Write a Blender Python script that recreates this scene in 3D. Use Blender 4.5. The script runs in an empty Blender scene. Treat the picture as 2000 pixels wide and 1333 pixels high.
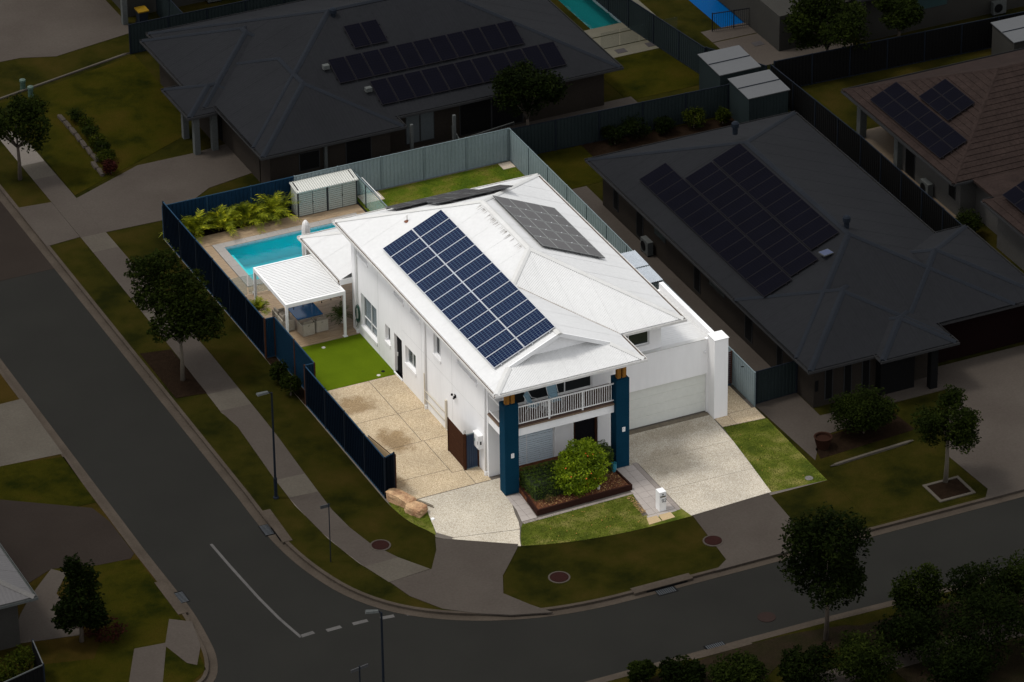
import bpy, bmesh, math, random
import numpy as np
from mathutils import Vector, Matrix
random.seed(7)
S = bpy.context.scene
COL = S.collection
# ------------------------------------------------------------------ camera
cd = bpy.data.cameras.new('camera'); cam = bpy.data.objects.new('camera', cd); COL.objects.link(cam)
cam.matrix_world = Matrix([[0.905696, 0.219278, -0.362812, -79.341], [-0.423783, 0.445908, -0.7884, -173.360436], [-0.011098, 0.867804, 0.496783, 117.588966], [0.0, 0.0, 0.0, 1.0]])
cd.lens = 166.00; cd.sensor_width = 36; cd.clip_start = 1; cd.clip_end = 2000
S.camera = cam
# ------------------------------------------------------------------ sky and sun (thin high overcast, soft sun from the left-rear)
EL, AZX, AZY = math.radians(64), -2.4, 1.1
w = bpy.data.worlds.new('World'); S.world = w; w.use_nodes = True
nt = w.node_tree; bg = nt.nodes['Background']
sky = nt.nodes.new('ShaderNodeTexSky'); sky.sky_type = 'NISHITA'; sky.sun_disc = False
sky.sun_elevation = EL; sky.sun_rotation = math.atan2(AZX, AZY); sky.dust_density = 3.0; sky.air_density = 1.0; sky.ozone_density = 1.0
hs = nt.nodes.new('ShaderNodeHueSaturation'); hs.inputs['Saturation'].default_value = 0.35
nt.links.new(sky.outputs[0], hs.inputs['Color']); # thin even cloud over the clear-sky model: most of the light is diffuse
cl_ = nt.nodes.new('ShaderNodeMix'); cl_.data_type = 'RGBA'; cl_.inputs[0].default_value = .72; cl_.inputs[7].default_value = (4.0, 4.02, 4.1, 1)
nt.links.new(hs.outputs[0], cl_.inputs[6]); nt.links.new(cl_.outputs[2], bg.inputs[0]); bg.inputs[1].default_value = 0.12
sd = bpy.data.lights.new('sun', 'SUN'); sd.energy = 0.8; sd.angle = math.radians(10); sd.color = (1.0, 0.965, 0.91)
sun = bpy.data.objects.new('sun', sd); COL.objects.link(sun)
h_ = math.hypot(AZX, AZY)
sdir = Vector((AZX/h_*math.cos(EL), AZY/h_*math.cos(EL), math.sin(EL)))
sun.rotation_euler = sdir.to_track_quat('Z', 'Y').to_euler()
S.view_settings.view_transform = 'Standard'; S.view_settings.look = 'None'
S.view_settings.gamma = 1; S.view_settings.use_curve_mapping = False
S.view_settings.exposure = 1.05

# ------------------------------------------------------------------ materials
def nodes(name):
    m = bpy.data.materials.new(name); m.use_nodes = True
    return m, m.node_tree, m.node_tree.nodes['Principled BSDF']
MATS = {}
def mat(name, col, col2=None, rough=.75, s1=.6, s2=12., var=.12, bump=0., bs=20., metal=0., spec=.4, sharp=.25, streak=None):
    """two colours blended by a broad noise, broken by a fine noise"""
    if name in MATS: return MATS[name]
    m, t, p = nodes(name); N, L = t.nodes.new, t.links.new
    if col2 is None: col2 = tuple(c*(1-var) for c in col)
    g = N('ShaderNodeNewGeometry')
    n1 = N('ShaderNodeTexNoise'); n1.inputs['Scale'].default_value = s1; n1.inputs['Detail'].default_value = 5
    v = g.outputs['Position']
    if streak:
        mp = N('ShaderNodeMapping'); mp.inputs['Scale'].default_value = streak; L(v, mp.inputs[0]); v = mp.outputs[0]
    L(v, n1.inputs['Vector'])
    cr = N('ShaderNodeValToRGB'); cr.color_ramp.elements[0].position = .5-sharp; cr.color_ramp.elements[1].position = .5+sharp
    cr.color_ramp.elements[0].color = (*col, 1); cr.color_ramp.elements[1].color = (*col2, 1)
    L(n1.outputs['Fac'], cr.inputs[0])
    n2 = N('ShaderNodeTexNoise'); n2.inputs['Scale'].default_value = s2; n2.inputs['Detail'].default_value = 3; L(v, n2.inputs['Vector'])
    mr = N('ShaderNodeMapRange'); mr.inputs[1].default_value = .3; mr.inputs[2].default_value = .7
    mr.inputs[3].default_value = 1-var; mr.inputs[4].default_value = 1+var; L(n2.outputs['Fac'], mr.inputs[0])
    mx = N('ShaderNodeMix'); mx.data_type = 'RGBA'; mx.blend_type = 'MULTIPLY'; mx.inputs[0].default_value = 1
    L(cr.outputs[0], mx.inputs[6]); L(mr.outputs[0], mx.inputs[7]); L(mx.outputs[2], p.inputs['Base Color'])
    p.inputs['Roughness'].default_value = rough; p.inputs['Metallic'].default_value = metal
    p.inputs['Specular IOR Level'].default_value = spec
    if spec <= .1: p.inputs['IOR'].default_value = 1.2
    if bump:
        n3 = N('ShaderNodeTexNoise'); n3.inputs['Scale'].default_value = bs; n3.inputs['Detail'].default_value = 4; L(v, n3.inputs['Vector'])
        b = N('ShaderNodeBump'); b.inputs['Strength'].default_value = bump; b.inputs['Distance'].default_value = .03
        L(n3.outputs['Fac'], b.inputs['Height']); L(b.outputs[0], p.inputs['Normal'])
    MATS[name] = m; return m
def leafmat(name, c1, c2, c3=None, s=1.4, trans=.25, sp_=.2):
    m, t, p = nodes(name); N, L = t.nodes.new, t.links.new
    a = N('ShaderNodeAttribute'); a.attribute_name = 'rnd'
    g = N('ShaderNodeNewGeometry'); n1 = N('ShaderNodeTexNoise'); n1.inputs['Scale'].default_value = s; n1.inputs['Detail'].default_value = 3
    L(g.outputs['Position'], n1.inputs['Vector'])
    ad = N('ShaderNodeMath'); ad.operation = 'MULTIPLY_ADD'; ad.inputs[1].default_value = .55; L(a.outputs['Fac'], ad.inputs[0])
    s2 = N('ShaderNodeMath'); s2.operation = 'MULTIPLY_ADD'; s2.inputs[1].default_value = 1.6; s2.inputs[2].default_value = -.58
    L(n1.outputs['Fac'], s2.inputs[0]); L(s2.outputs[0], ad.inputs[2])
    cr = N('ShaderNodeValToRGB'); e = cr.color_ramp.elements; e[0].color = (*c1, 1); e[1].color = (*c2, 1); e[0].position = .1; e[1].position = .75
    if c3: x = e.new(.97); x.color = (*c3, 1)
    L(ad.outputs[0], cr.inputs[0]); L(cr.outputs[0], p.inputs['Base Color'])
    p.inputs['Roughness'].default_value = .6; p.inputs['Specular IOR Level'].default_value = sp_
    if sp_ < .1: p.inputs['IOR'].default_value = 1.2
    tr = N('ShaderNodeBsdfTranslucent'); L(cr.outputs[0], tr.inputs[0]); ms = N('ShaderNodeMixShader'); ms.inputs[0].default_value = trans
    L(p.outputs[0], ms.inputs[1]); L(tr.outputs[0], ms.inputs[2]); L(ms.outputs[0], t.nodes['Material Output'].inputs[0])
    return m
def aggregate(name, base, lo, hi, stain_shade, patches=()):
    """exposed aggregate concrete: pebble speckle plus stained and painted-shadow stains at fixed places on the slab"""
    m, t, p = nodes(name); N, L = t.nodes.new, t.links.new
    g = N('ShaderNodeNewGeometry'); P = g.outputs['Position']
    vo = N('ShaderNodeTexVoronoi'); vo.inputs['Scale'].default_value = 40; L(P, vo.inputs['Vector'])
    sep = N('ShaderNodeSeparateColor'); L(vo.outputs['Color'], sep.inputs[0])
    cr = N('ShaderNodeValToRGB'); e = cr.color_ramp.elements; e[0].color = (*lo, 1); e[1].color = (*hi, 1); x = e.new(.45); x.color = (*base, 1)
    L(sep.outputs[0], cr.inputs[0])
    n1 = N('ShaderNodeTexNoise'); n1.inputs['Scale'].default_value = .55; n1.inputs['Detail'].default_value = 6; L(P, n1.inputs['Vector'])
    mr = N('ShaderNodeMapRange'); mr.inputs[1].default_value = .35; mr.inputs[2].default_value = .7; mr.inputs[3].default_value = 1.08; mr.inputs[4].default_value = .86
    L(n1.outputs['Fac'], mr.inputs[0])
    mx = N('ShaderNodeMix'); mx.data_type = 'RGBA'; mx.blend_type = 'MULTIPLY'; mx.inputs[0].default_value = 1
    L(cr.outputs[0], mx.inputs[6]); L(mr.outputs[0], mx.inputs[7]); out = mx.outputs[2]
    nd = N('ShaderNodeTexNoise'); nd.inputs['Scale'].default_value = 1.6; nd.inputs['Detail'].default_value = 4; L(P, nd.inputs['Vector'])
    for (sx, sy, rx, ry, k) in patches:
        mp = N('ShaderNodeMapping'); mp.inputs['Location'].default_value = (-sx/rx, -sy/ry, 0); mp.inputs['Scale'].default_value = (1/rx, 1/ry, 0); L(P, mp.inputs[0])
        ln = N('ShaderNodeVectorMath'); ln.operation = 'LENGTH'; L(mp.outputs[0], ln.inputs[0])
        ad = N('ShaderNodeMath'); ad.operation = 'MULTIPLY_ADD'; ad.inputs[1].default_value = 1.7; L(nd.outputs['Fac'], ad.inputs[0]); L(ln.outputs['Value'], ad.inputs[2])
        r2 = N('ShaderNodeMapRange'); r2.inputs[1].default_value = 1.45; r2.inputs[2].default_value = 2.05; r2.inputs[3].default_value = k; r2.inputs[4].default_value = 0
        L(ad.outputs[0], r2.inputs[0])
        m2 = N('ShaderNodeMix'); m2.data_type = 'RGBA'; m2.blend_type = 'MULTIPLY'; m2.inputs[7].default_value = (*stain_shade, 1)
        L(r2.outputs[0], m2.inputs[0]); L(out, m2.inputs[6]); out = m2.outputs[2]
    L(out, p.inputs['Base Color']); p.inputs['Roughness'].default_value = .85
    b = N('ShaderNodeBump'); b.inputs['Strength'].default_value = .35; b.inputs['Distance'].default_value = .01; L(vo.outputs['Distance'], b.inputs['Height']); L(b.outputs[0], p.inputs['Normal'])
    return m
def grass(name, a, b, c, s=.9, dry=None):
    m, t, p = nodes(name); N, L = t.nodes.new, t.links.new
    g = N('ShaderNodeNewGeometry'); P = g.outputs['Position']
    n1 = N('ShaderNodeTexNoise'); n1.inputs['Scale'].default_value = s; n1.inputs['Detail'].default_value = 8; n1.inputs['Roughness'].default_value = .62; L(P, n1.inputs['Vector'])
    cr = N('ShaderNodeValToRGB'); e = cr.color_ramp.elements; e[0].position = .36; e[1].position = .68; e[0].color = (*a, 1); e[1].color = (*c, 1); x = e.new(.5); x.color = (*b, 1)
    L(n1.outputs['Fac'], cr.inputs[0])
    n2 = N('ShaderNodeTexNoise'); n2.inputs['Scale'].default_value = 22; n2.inputs['Detail'].default_value = 5; n2.inputs['Roughness'].default_value = .75; L(P, n2.inputs['Vector'])
    mr = N('ShaderNodeMapRange'); mr.inputs[1].default_value = .3; mr.inputs[2].default_value = .7; mr.inputs[3].default_value = .62; mr.inputs[4].default_value = 1.38; L(n2.outputs['Fac'], mr.inputs[0])
    mx = N('ShaderNodeMix'); mx.data_type = 'RGBA'; mx.blend_type = 'MULTIPLY'; mx.inputs[0].default_value = 1
    L(cr.outputs[0], mx.inputs[6]); L(mr.outputs[0], mx.inputs[7]); L(mx.outputs[2], p.inputs['Base Color'])
    p.inputs['Roughness'].default_value = .95; p.inputs['Specular IOR Level'].default_value = .02; p.inputs['IOR'].default_value = 1.2
    b_ = N('ShaderNodeBump'); b_.inputs['Strength'].default_value = .7; b_.inputs['Distance'].default_value = .05; L(n2.outputs['Fac'], b_.inputs['Height']); L(b_.outputs[0], p.inputs['Normal'])
    return m
def glassmat(name, col, rough=.06, alpha=1.0, spec=.8):
    m, t, p = nodes(name); p.inputs['Base Color'].default_value = (*col, 1); p.inputs['Roughness'].default_value = rough
    p.inputs['Specular IOR Level'].default_value = spec; p.inputs['Alpha'].default_value = alpha
    return m
def pvmat(name, cell, cell2, line, nu, nv, lw=.045, rough=.12, sp_=.15):
    m, t, p = nodes(name); N, L = t.nodes.new, t.links.new
    uv = N('ShaderNodeUVMap'); sp = N('ShaderNodeSeparateXYZ'); L(uv.outputs[0], sp.inputs[0])
    def edge(out, n, w):
        a = N('ShaderNodeMath'); a.operation = 'MULTIPLY'; a.inputs[1].default_value = n; L(out, a.inputs[0])
        f = N('ShaderNodeMath'); f.operation = 'FRACT'; L(a.outputs[0], f.inputs[0])
        s = N('ShaderNodeMath'); s.operation = 'SUBTRACT'; s.inputs[1].default_value = .5; L(f.outputs[0], s.inputs[0])
        ab = N('ShaderNodeMath'); ab.operation = 'ABSOLUTE'; L(s.outputs[0], ab.inputs[0])
        g = N('ShaderNodeMath'); g.operation = 'GREATER_THAN'; g.inputs[1].default_value = .5-w; L(ab.outputs[0], g.inputs[0]); return g.outputs[0]
    e1, e2 = edge(sp.outputs[0], nu, lw), edge(sp.outputs[1], nv, lw)
    mxm = N('ShaderNodeMath'); mxm.operation = 'MAXIMUM'; L(e1, mxm.inputs[0]); L(e2, mxm.inputs[1])
    oi = N('ShaderNodeNewGeometry'); n1 = N('ShaderNodeTexNoise'); n1.inputs['Scale'].default_value = 1.1; L(oi.outputs['Position'], n1.inputs['Vector'])
    mc = N('ShaderNodeMix'); mc.data_type = 'RGBA'; mc.inputs[6].default_value = (*cell, 1); mc.inputs[7].default_value = (*cell2, 1); L(n1.outputs['Fac'], mc.inputs[0])
    ml = N('ShaderNodeMix'); ml.data_type = 'RGBA'; L(mxm.outputs[0], ml.inputs[0]); L(mc.outputs[2], ml.inputs[6]); ml.inputs[7].default_value = (*line, 1)
    L(ml.outputs[2], p.inputs['Base Color']); p.inputs['Roughness'].default_value = rough; p.inputs['Specular IOR Level'].default_value = sp_
    if sp_ <= .1: p.inputs['IOR'].default_value = 1.25
    return m

# ------------------------------------------------------------------ builders
def meta(o, label=None, cat=None, group=None, kind=None):
    if label: o['label'] = label
    if cat: o['category'] = cat
    if group: o['group'] = group
    if kind: o['kind'] = kind
    return o
def thing(name, label, cat, loc=(0, 0, 0), rz=0., group=None):
    o = bpy.data.objects.new(name, None); COL.objects.link(o); o.location = loc; o.rotation_euler = (0, 0, rz); o.empty_display_size = .2
    return meta(o, label, cat, group)
def mesh(name, V, F, m, parent=None, smooth=False, uv=None):
    """vertices in world coordinates; if the parent is a root Empty (marked abs) the child is shifted back"""
    me = bpy.data.meshes.new(name); me.from_pydata([tuple(v) for v in V], [], F); me.materials.append(m)
    if smooth: me.polygons.foreach_set('use_smooth', [True]*len(me.polygons))
    if uv:
        l = me.uv_layers.new(name='UVMap'); l.data.foreach_set('uv', [c for q in uv for c in q])
    me.update(); o = bpy.data.objects.new(name, me); COL.objects.link(o)
    if parent is not None:
        o.parent = parent
        if parent.type == 'EMPTY' and parent.get('_abs'): o.location = -parent.location
    return o
def absthing(name, label, cat, loc=(0, 0, 0), group=None):
    o = thing(name, label, cat, loc, 0, group); o['_abs'] = 1; return o
class B:
    def __init__(s): s.V, s.F = [], []
    def box(s, x0, y0, z0, x1, y1, z1):
        n = len(s.V)
        s.V += [(x0, y0, z0), (x1, y0, z0), (x1, y1, z0), (x0, y1, z0), (x0, y0, z1), (x1, y0, z1), (x1, y1, z1), (x0, y1, z1)]
        s.F += [tuple(n+i for i in f) for f in ((0, 3, 2, 1), (4, 5, 6, 7), (0, 1, 5, 4), (1, 2, 6, 5), (2, 3, 7, 6), (3, 0, 4, 7))]; return s
    def poly(s, P):
        n = len(s.V); s.V += [tuple(p) for p in P]; s.F.append(tuple(range(n, n+len(P)))); return s
    def prism(s, P, z0, z1):
        a = sum(P[i][0]*P[(i+1) % len(P)][1]-P[(i+1) % len(P)][0]*P[i][1] for i in range(len(P)))
        if a < 0: P = P[::-1]
        n, k = len(s.V), len(P)
        s.V += [(x, y, z0) for x, y in [p[:2] for p in P]]+[(x, y, z1) for x, y in [p[:2] for p in P]]
        s.F.append(tuple(range(n+k-1, n-1, -1))); s.F.append(tuple(range(n+k, n+2*k)))
        s.F += [(n+i, n+(i+1) % k, n+k+(i+1) % k, n+k+i) for i in range(k)]; return s
    def tube(s, pts, rad, k=6, cap=True):
        pts = [Vector(p) for p in pts]
        if not isinstance(rad, (list, tuple)): rad = [rad]*len(pts)
        n = len(s.V); up = Vector((0, 0, 1))
        for i, p in enumerate(pts):
            d = (pts[min(i+1, len(pts)-1)]-pts[max(i-1, 0)]).normalized()
            a = d.cross(up) if abs(d.z) < .95 else d.cross(Vector((0, 1, 0))); a.normalize(); b = d.cross(a)
            for j in range(k):
                t = 2*math.pi*j/k; s.V.append(tuple(p+(a*math.cos(t)+b*math.sin(t))*rad[i]))
        for i in range(len(pts)-1):
            for j in range(k): s.F.append((n+i*k+j, n+i*k+(j+1) % k, n+(i+1)*k+(j+1) % k, n+(i+1)*k+j))
        if cap: s.F.append(tuple(n+j for j in range(k))[::-1]); s.F.append(tuple(n+(len(pts)-1)*k+j for j in range(k)))
        return s
    def bar(s, a, b, w, h):
        """box beam from a to b, width w across, height h upward"""
        a, b = Vector(a), Vector(b); d = (b-a).normalized(); sd_ = Vector((d.y, -d.x, 0))
        sd_ = sd_.normalized() if sd_.length > 1e-4 else Vector((1, 0, 0)); u = sd_.cross(d).normalized()
        if u.z < 0: u = -u
        n = len(s.V)
        for p in (a, b):
            for i, j in ((-.5, -.5), (.5, -.5), (.5, .5), (-.5, .5)): s.V.append(tuple(p+sd_*w*i+u*h*j))
        s.F += [(n, n+1, n+2, n+3), (n+7, n+6, n+5, n+4)]+[(n+i, n+4+i, n+4+(i+1) % 4, n+(i+1) % 4) for i in range(4)]; return s
    def lathe(s, prof, c=(0, 0, 0), k=16):
        n = len(s.V)
        for r, z in prof:
            for j in range(k):
                t = 2*math.pi*j/k; s.V.append((c[0]+r*math.cos(t), c[1]+r*math.sin(t), c[2]+z))
        for i in range(len(prof)-1):
            for j in range(k): s.F.append((n+i*k+j, n+i*k+(j+1) % k, n+(i+1)*k+(j+1) % k, n+(i+1)*k+j))
        return s
    def build(s, name, m, parent=None, smooth=False): return mesh(name, s.V, s.F, m, parent, smooth)
def bx(name, x0, y0, z0, x1, y1, z1, m, parent=None): return B().box(x0, y0, z0, x1, y1, z1).build(name, m, parent)
def copy_tree(o, parent=None):
    c = o.copy(); COL.objects.link(c); c.parent = parent
    for ch in list(o.children): copy_tree(ch, c)
    return c
def struct(name, P, z0, z1, m): return meta(B().prism(P, z0, z1).build(name, m), kind='structure')
def smooth_poly(P, it=2, closed=False):
    P = [tuple(p[:2]) for p in P]
    for _ in range(it):
        Q = [P[0]]
        for a, b in zip(P, P[1:]): Q += [(a[0]*.75+b[0]*.25, a[1]*.75+b[1]*.25), (a[0]*.25+b[0]*.75, a[1]*.25+b[1]*.75)]
        P = Q+[P[-1]]
    return P
def offset(P, d):
    """shift an open polyline to its left by d"""
    out = []
    for i, p in enumerate(P):
        a, b = P[max(i-1, 0)], P[min(i+1, len(P)-1)]; l = math.hypot(b[0]-a[0], b[1]-a[1]) or 1
        out.append((p[0]-(b[1]-a[1])/l*d, p[1]+(b[0]-a[0])/l*d))
    return out
def strip(b, P, d0, d1, z0, z1):
    """solid band along a polyline between two side offsets"""
    A, C_ = offset(P, d0), offset(P, d1); n = len(b.V); k = len(P)
    for (x, y), (u, v) in zip(A, C_): b.V += [(x, y, z0), (u, v, z0), (u, v, z1), (x, y, z1)]
    for i in range(k-1):
        for j in range(4): b.F.append((n+i*4+j, n+i*4+(j+1) % 4, n+(i+1)*4+(j+1) % 4, n+(i+1)*4+j)[::-1])
    b.F.append((n, n+1, n+2, n+3)); b.F.append(tuple(n+(k-1)*4+j for j in (3, 2, 1, 0)))
    return b
def clip_halfplane(P, nx, ny, c):
    """keep the part of a convex/simple polygon with nx*x+ny*y<=c"""
    out = []
    for i in range(len(P)):
        a, b = P[i], P[(i+1) % len(P)]; da, db = nx*a[0]+ny*a[1]-c, nx*b[0]+ny*b[1]-c
        if da <= 0: out.append(a)
        if (da < 0 < db) or (db < 0 < da): t = da/(da-db); out.append((a[0]+(b[0]-a[0])*t, a[1]+(b[1]-a[1])*t))
    return out
def rect_clip(P, x0, y0, x1, y1):
    for n in ((-1, 0, -x0), (1, 0, x1), (0, -1, -y0), (0, 1, y1)):
        P = clip_halfplane(P, *n)
        if len(P) < 3: return []
    return P
def tiles(name, P, x0, y0, dx, dy, z0, z1, m, parent, gap=.008, stagger=0., skip=None, mind=.0012, jit=.0015):
    """lay tiles clipped to a polygon, each a part of its own"""
    xs = [p[0] for p in P]; ys = [p[1] for p in P]; i0, i1 = math.floor((min(ys)-y0)/dy), math.ceil((max(ys)-y0)/dy)
    k = 0
    for j in range(i0, i1):
        sx = x0+(stagger*dx if j % 2 else 0)
        for i in range(math.floor((min(xs)-sx)/dx), math.ceil((max(xs)-sx)/dx)+1):
            a, b = sx+i*dx, y0+j*dy
            Q = rect_clip(list(P), a+gap/2, b+gap/2, a+dx-gap/2, b+dy-gap/2)
            if len(Q) < 3: continue
            ar = abs(sum(Q[q][0]*Q[(q+1) % len(Q)][1]-Q[(q+1) % len(Q)][0]*Q[q][1] for q in range(len(Q))))/2
            cx_, cy_ = sum(q[0] for q in Q)/len(Q), sum(q[1] for q in Q)/len(Q)
            if ar < .004 or (skip and skip(cx_, cy_)): continue
            B().prism(Q, z0, z1+random.uniform(-jit, jit)).build(name, m, parent); k += 1
    return k
def wall(name, axis, at, th, u0, u1, z0, z1, holes, m, parent):
    """wall slab; axis 'x' = plane x=at spanning y, 'y' = plane y=at spanning x; th signed towards the inside; real openings"""
    us = sorted({u0, u1, *[h[0] for h in holes], *[h[1] for h in holes]}); zs = sorted({z0, z1, *[h[2] for h in holes], *[h[3] for h in holes]})
    solid = {}
    for i in range(len(us)-1):
        for j in range(len(zs)-1):
            cu, cz = (us[i]+us[i+1])/2, (zs[j]+zs[j+1])/2
            solid[i, j] = not any(h[0] < cu < h[1] and h[2] < cz < h[3] for h in holes)
    b = B()
    def P(u, d, z): return (at+d, u, z) if axis == 'x' else (u, at+d, z)
    for (i, j), s in solid.items():
        if not s: continue
        a, c, e, f = us[i], us[i+1], zs[j], zs[j+1]
        b.poly([P(a, 0, e), P(c, 0, e), P(c, 0, f), P(a, 0, f)]); b.poly([P(a, th, e), P(a, th, f), P(c, th, f), P(c, th, e)])
        for (di, dj), (p, q) in {(-1, 0): ((a, e), (a, f)), (1, 0): ((c, f), (c, e)), (0, -1): ((c, e), (a, e)), (0, 1): ((a, f), (c, f))}.items():
            if not solid.get((i+di, j+dj), False): b.poly([P(p[0], 0, p[1]), P(q[0], 0, q[1]), P(q[0], th, q[1]), P(p[0], th, p[1])])
    o = b.build(name, m, parent)
    bm = bmesh.new(); bm.from_mesh(o.data); bmesh.ops.remove_doubles(bm, verts=bm.verts, dist=1e-4); bmesh.ops.recalc_face_normals(bm, faces=bm.faces); bm.to_mesh(o.data); bm.free()
    return o
def bxa(b, axis, at, d0, d1, u0, u1, z0, z1):
    d0, d1 = min(d0, d1), max(d0, d1)
    return b.box(at+d0, u0, z0, at+d1, u1, z1) if axis == 'x' else b.box(u0, at+d0, z0, u1, at+d1, z1)
def window(axis, at, s, u0, u1, z0, z1, parent, fm, gm, sill=None, mull=(), trans=(), blind=None, fw=.05, rec=.12, name='window', blindz=None):
    """s=+1/-1: direction into the wall. frame mesh > pane(s), sill, blind slats"""
    b = B(); d0, d1 = s*rec, s*(rec+.06)
    bxa(b, axis, at, d0, d1, u0+.004, u0+fw, z0+.004, z1-.004); bxa(b, axis, at, d0, d1, u1-fw, u1-.004, z0+.004, z1-.004)
    bxa(b, axis, at, d0, d1, u0+fw, u1-fw, z0+.004, z0+fw); bxa(b, axis, at, d0, d1, u0+fw, u1-fw, z1-fw, z1-.004)
    for u in mull: bxa(b, axis, at, d0-s*.004, d1, u-fw*.5, u+fw*.5, z0+fw, z1-fw)
    for z in trans: bxa(b, axis, at, d0-s*.002, d1, u0+fw, u1-fw, z-fw*.45, z+fw*.45)
    o = b.build(name, fm, parent)
    U = [u0+fw]+list(mull)+[u1-fw]; Z = [z0+fw]+list(trans)+[z1-fw]
    for i in range(len(U)-1):
        for j in range(len(Z)-1):
            bxa(B(), axis, at, s*(rec+.028), s*(rec+.034), U[i], U[i+1], Z[j], Z[j+1]).build('pane', gm, o)
    if sill: bxa(B(), axis, at, -s*.05, s*(rec-.002), u0-.04, u1+.04, z0-.14, z0+.003).build('sill', sill, o)
    if blind:
        z = z0+fw
        while z < z1-fw:
            for i in range(len(U)-1):
                bxa(B(), axis, at, s*(rec-.028 if blind[1] else rec+.09), s*(rec-.012 if blind[1] else rec+.12), U[i]+.02, U[i+1]-.02, z+.004, z+blind[2]*(.86 if blind[1] else .72)).build('blind_slat', blind[0], o)
            z += blind[2]
    return o
def corrugated(P, eave, zf, m, parent, pitch=.076, amp=.009, width=.762, name='roof_sheet', ns=4, lift=.0):
    """roof slope as separate corrugated sheets. P: plan polygon, eave: 'x' or 'y' = axis along which the eave runs, zf(x,y)=height"""
    ax = 0 if eave == 'x' else 1; lo, hi = min(p[ax] for p in P)+1e-4, max(p[ax] for p in P)-1e-4
    st = pitch/ns; n = max(2, int((hi-lo)/st)); ss = [lo+(hi-lo)*i/n for i in range(n+1)]
    per = max(1, int(round(width/((hi-lo)/n)))); k = 0
    for a in range(0, n, per):
        idx = range(a, min(a+per, n)+1); V, F = [], []
        for i in idx:
            s = ss[i]; ts = []
            for q in range(len(P)):
                A, C_ = P[q], P[(q+1) % len(P)]
                if (A[ax]-s)*(C_[ax]-s) < 0: t = (s-A[ax])/(C_[ax]-A[ax]); ts.append(A[1-ax]+(C_[1-ax]-A[1-ax])*t)
            if len(ts) < 2: ts = [0, 0] if not V else [V[-2][1-ax], V[-1][1-ax]]
            h = amp*math.cos(2*math.pi*s/pitch)+lift+(.0045 if k % 2 else 0)
            for t in (min(ts), max(ts)):
                x, y = (s, t) if ax == 0 else (t, s); V.append((x, y, zf(x, y)+h))
        for i in range(len(V)//2-1): F.append((2*i, 2*i+2, 2*i+3, 2*i+1))
        o = mesh(name, V, F, m, parent, smooth=True); k += 1
    return k
def cap(b, A, C_, w=.17, drop=.06, up=.03):
    A, C_ = Vector(A), Vector(C_); d = (C_-A).normalized(); s = Vector((d.y, -d.x, 0)).normalized(); n = len(b.V)
    for p in (A, C_):
        b.V += [tuple(p-s*w+Vector((0, 0, up-drop))), tuple(p-s*.035+Vector((0, 0, up+.012))), tuple(p+s*.035+Vector((0, 0, up+.012))), tuple(p+s*w+Vector((0, 0, up-drop))), tuple(p+Vector((0, 0, up-.05-drop)))]
    b.F += [(n+i, n+(i+1) % 5, n+5+(i+1) % 5, n+5+i) for i in range(5)]+[(n, n+4, n+3, n+2, n+1), (n+5, n+6, n+7, n+8, n+9)]; return b
def gutter(A, C_, z, m, parent, out, name='gutter', shade_mat=None):
    """U-shaped gutter from A to C_ (plan), opening upward, on the outward side"""
    b = B(); ox, oy = out
    def q(d0, d1, z0, z1):
        xs = [A[0]+ox*d0, C_[0]+ox*d0, A[0]+ox*d1, C_[0]+ox*d1]; ys = [A[1]+oy*d0, C_[1]+oy*d0, A[1]+oy*d1, C_[1]+oy*d1]
        b.box(min(xs), min(ys), z0, max(xs), max(ys), z1)
    q(.0, .02, z-.2, z-.035); q(.02, .115, z-.13, z-.115); q(.115, .135, z-.13, z+.0)
    o = b.build(name, m, parent)
    if shade_mat: b = B(); q2 = (A[0]+ox*.021, C_[0]+ox*.021, A[0]+ox*.114, C_[0]+ox*.114), (A[1]+oy*.021, C_[1]+oy*.021, A[1]+oy*.114, C_[1]+oy*.114); b.box(min(q2[0]), min(q2[1]), z-.114, max(q2[0]), max(q2[1]), z-.06); b.build('gutter_shade_strip', shade_mat, parent)  # dark strip in the trough, eave shadow line painted as colour
    return o
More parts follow.
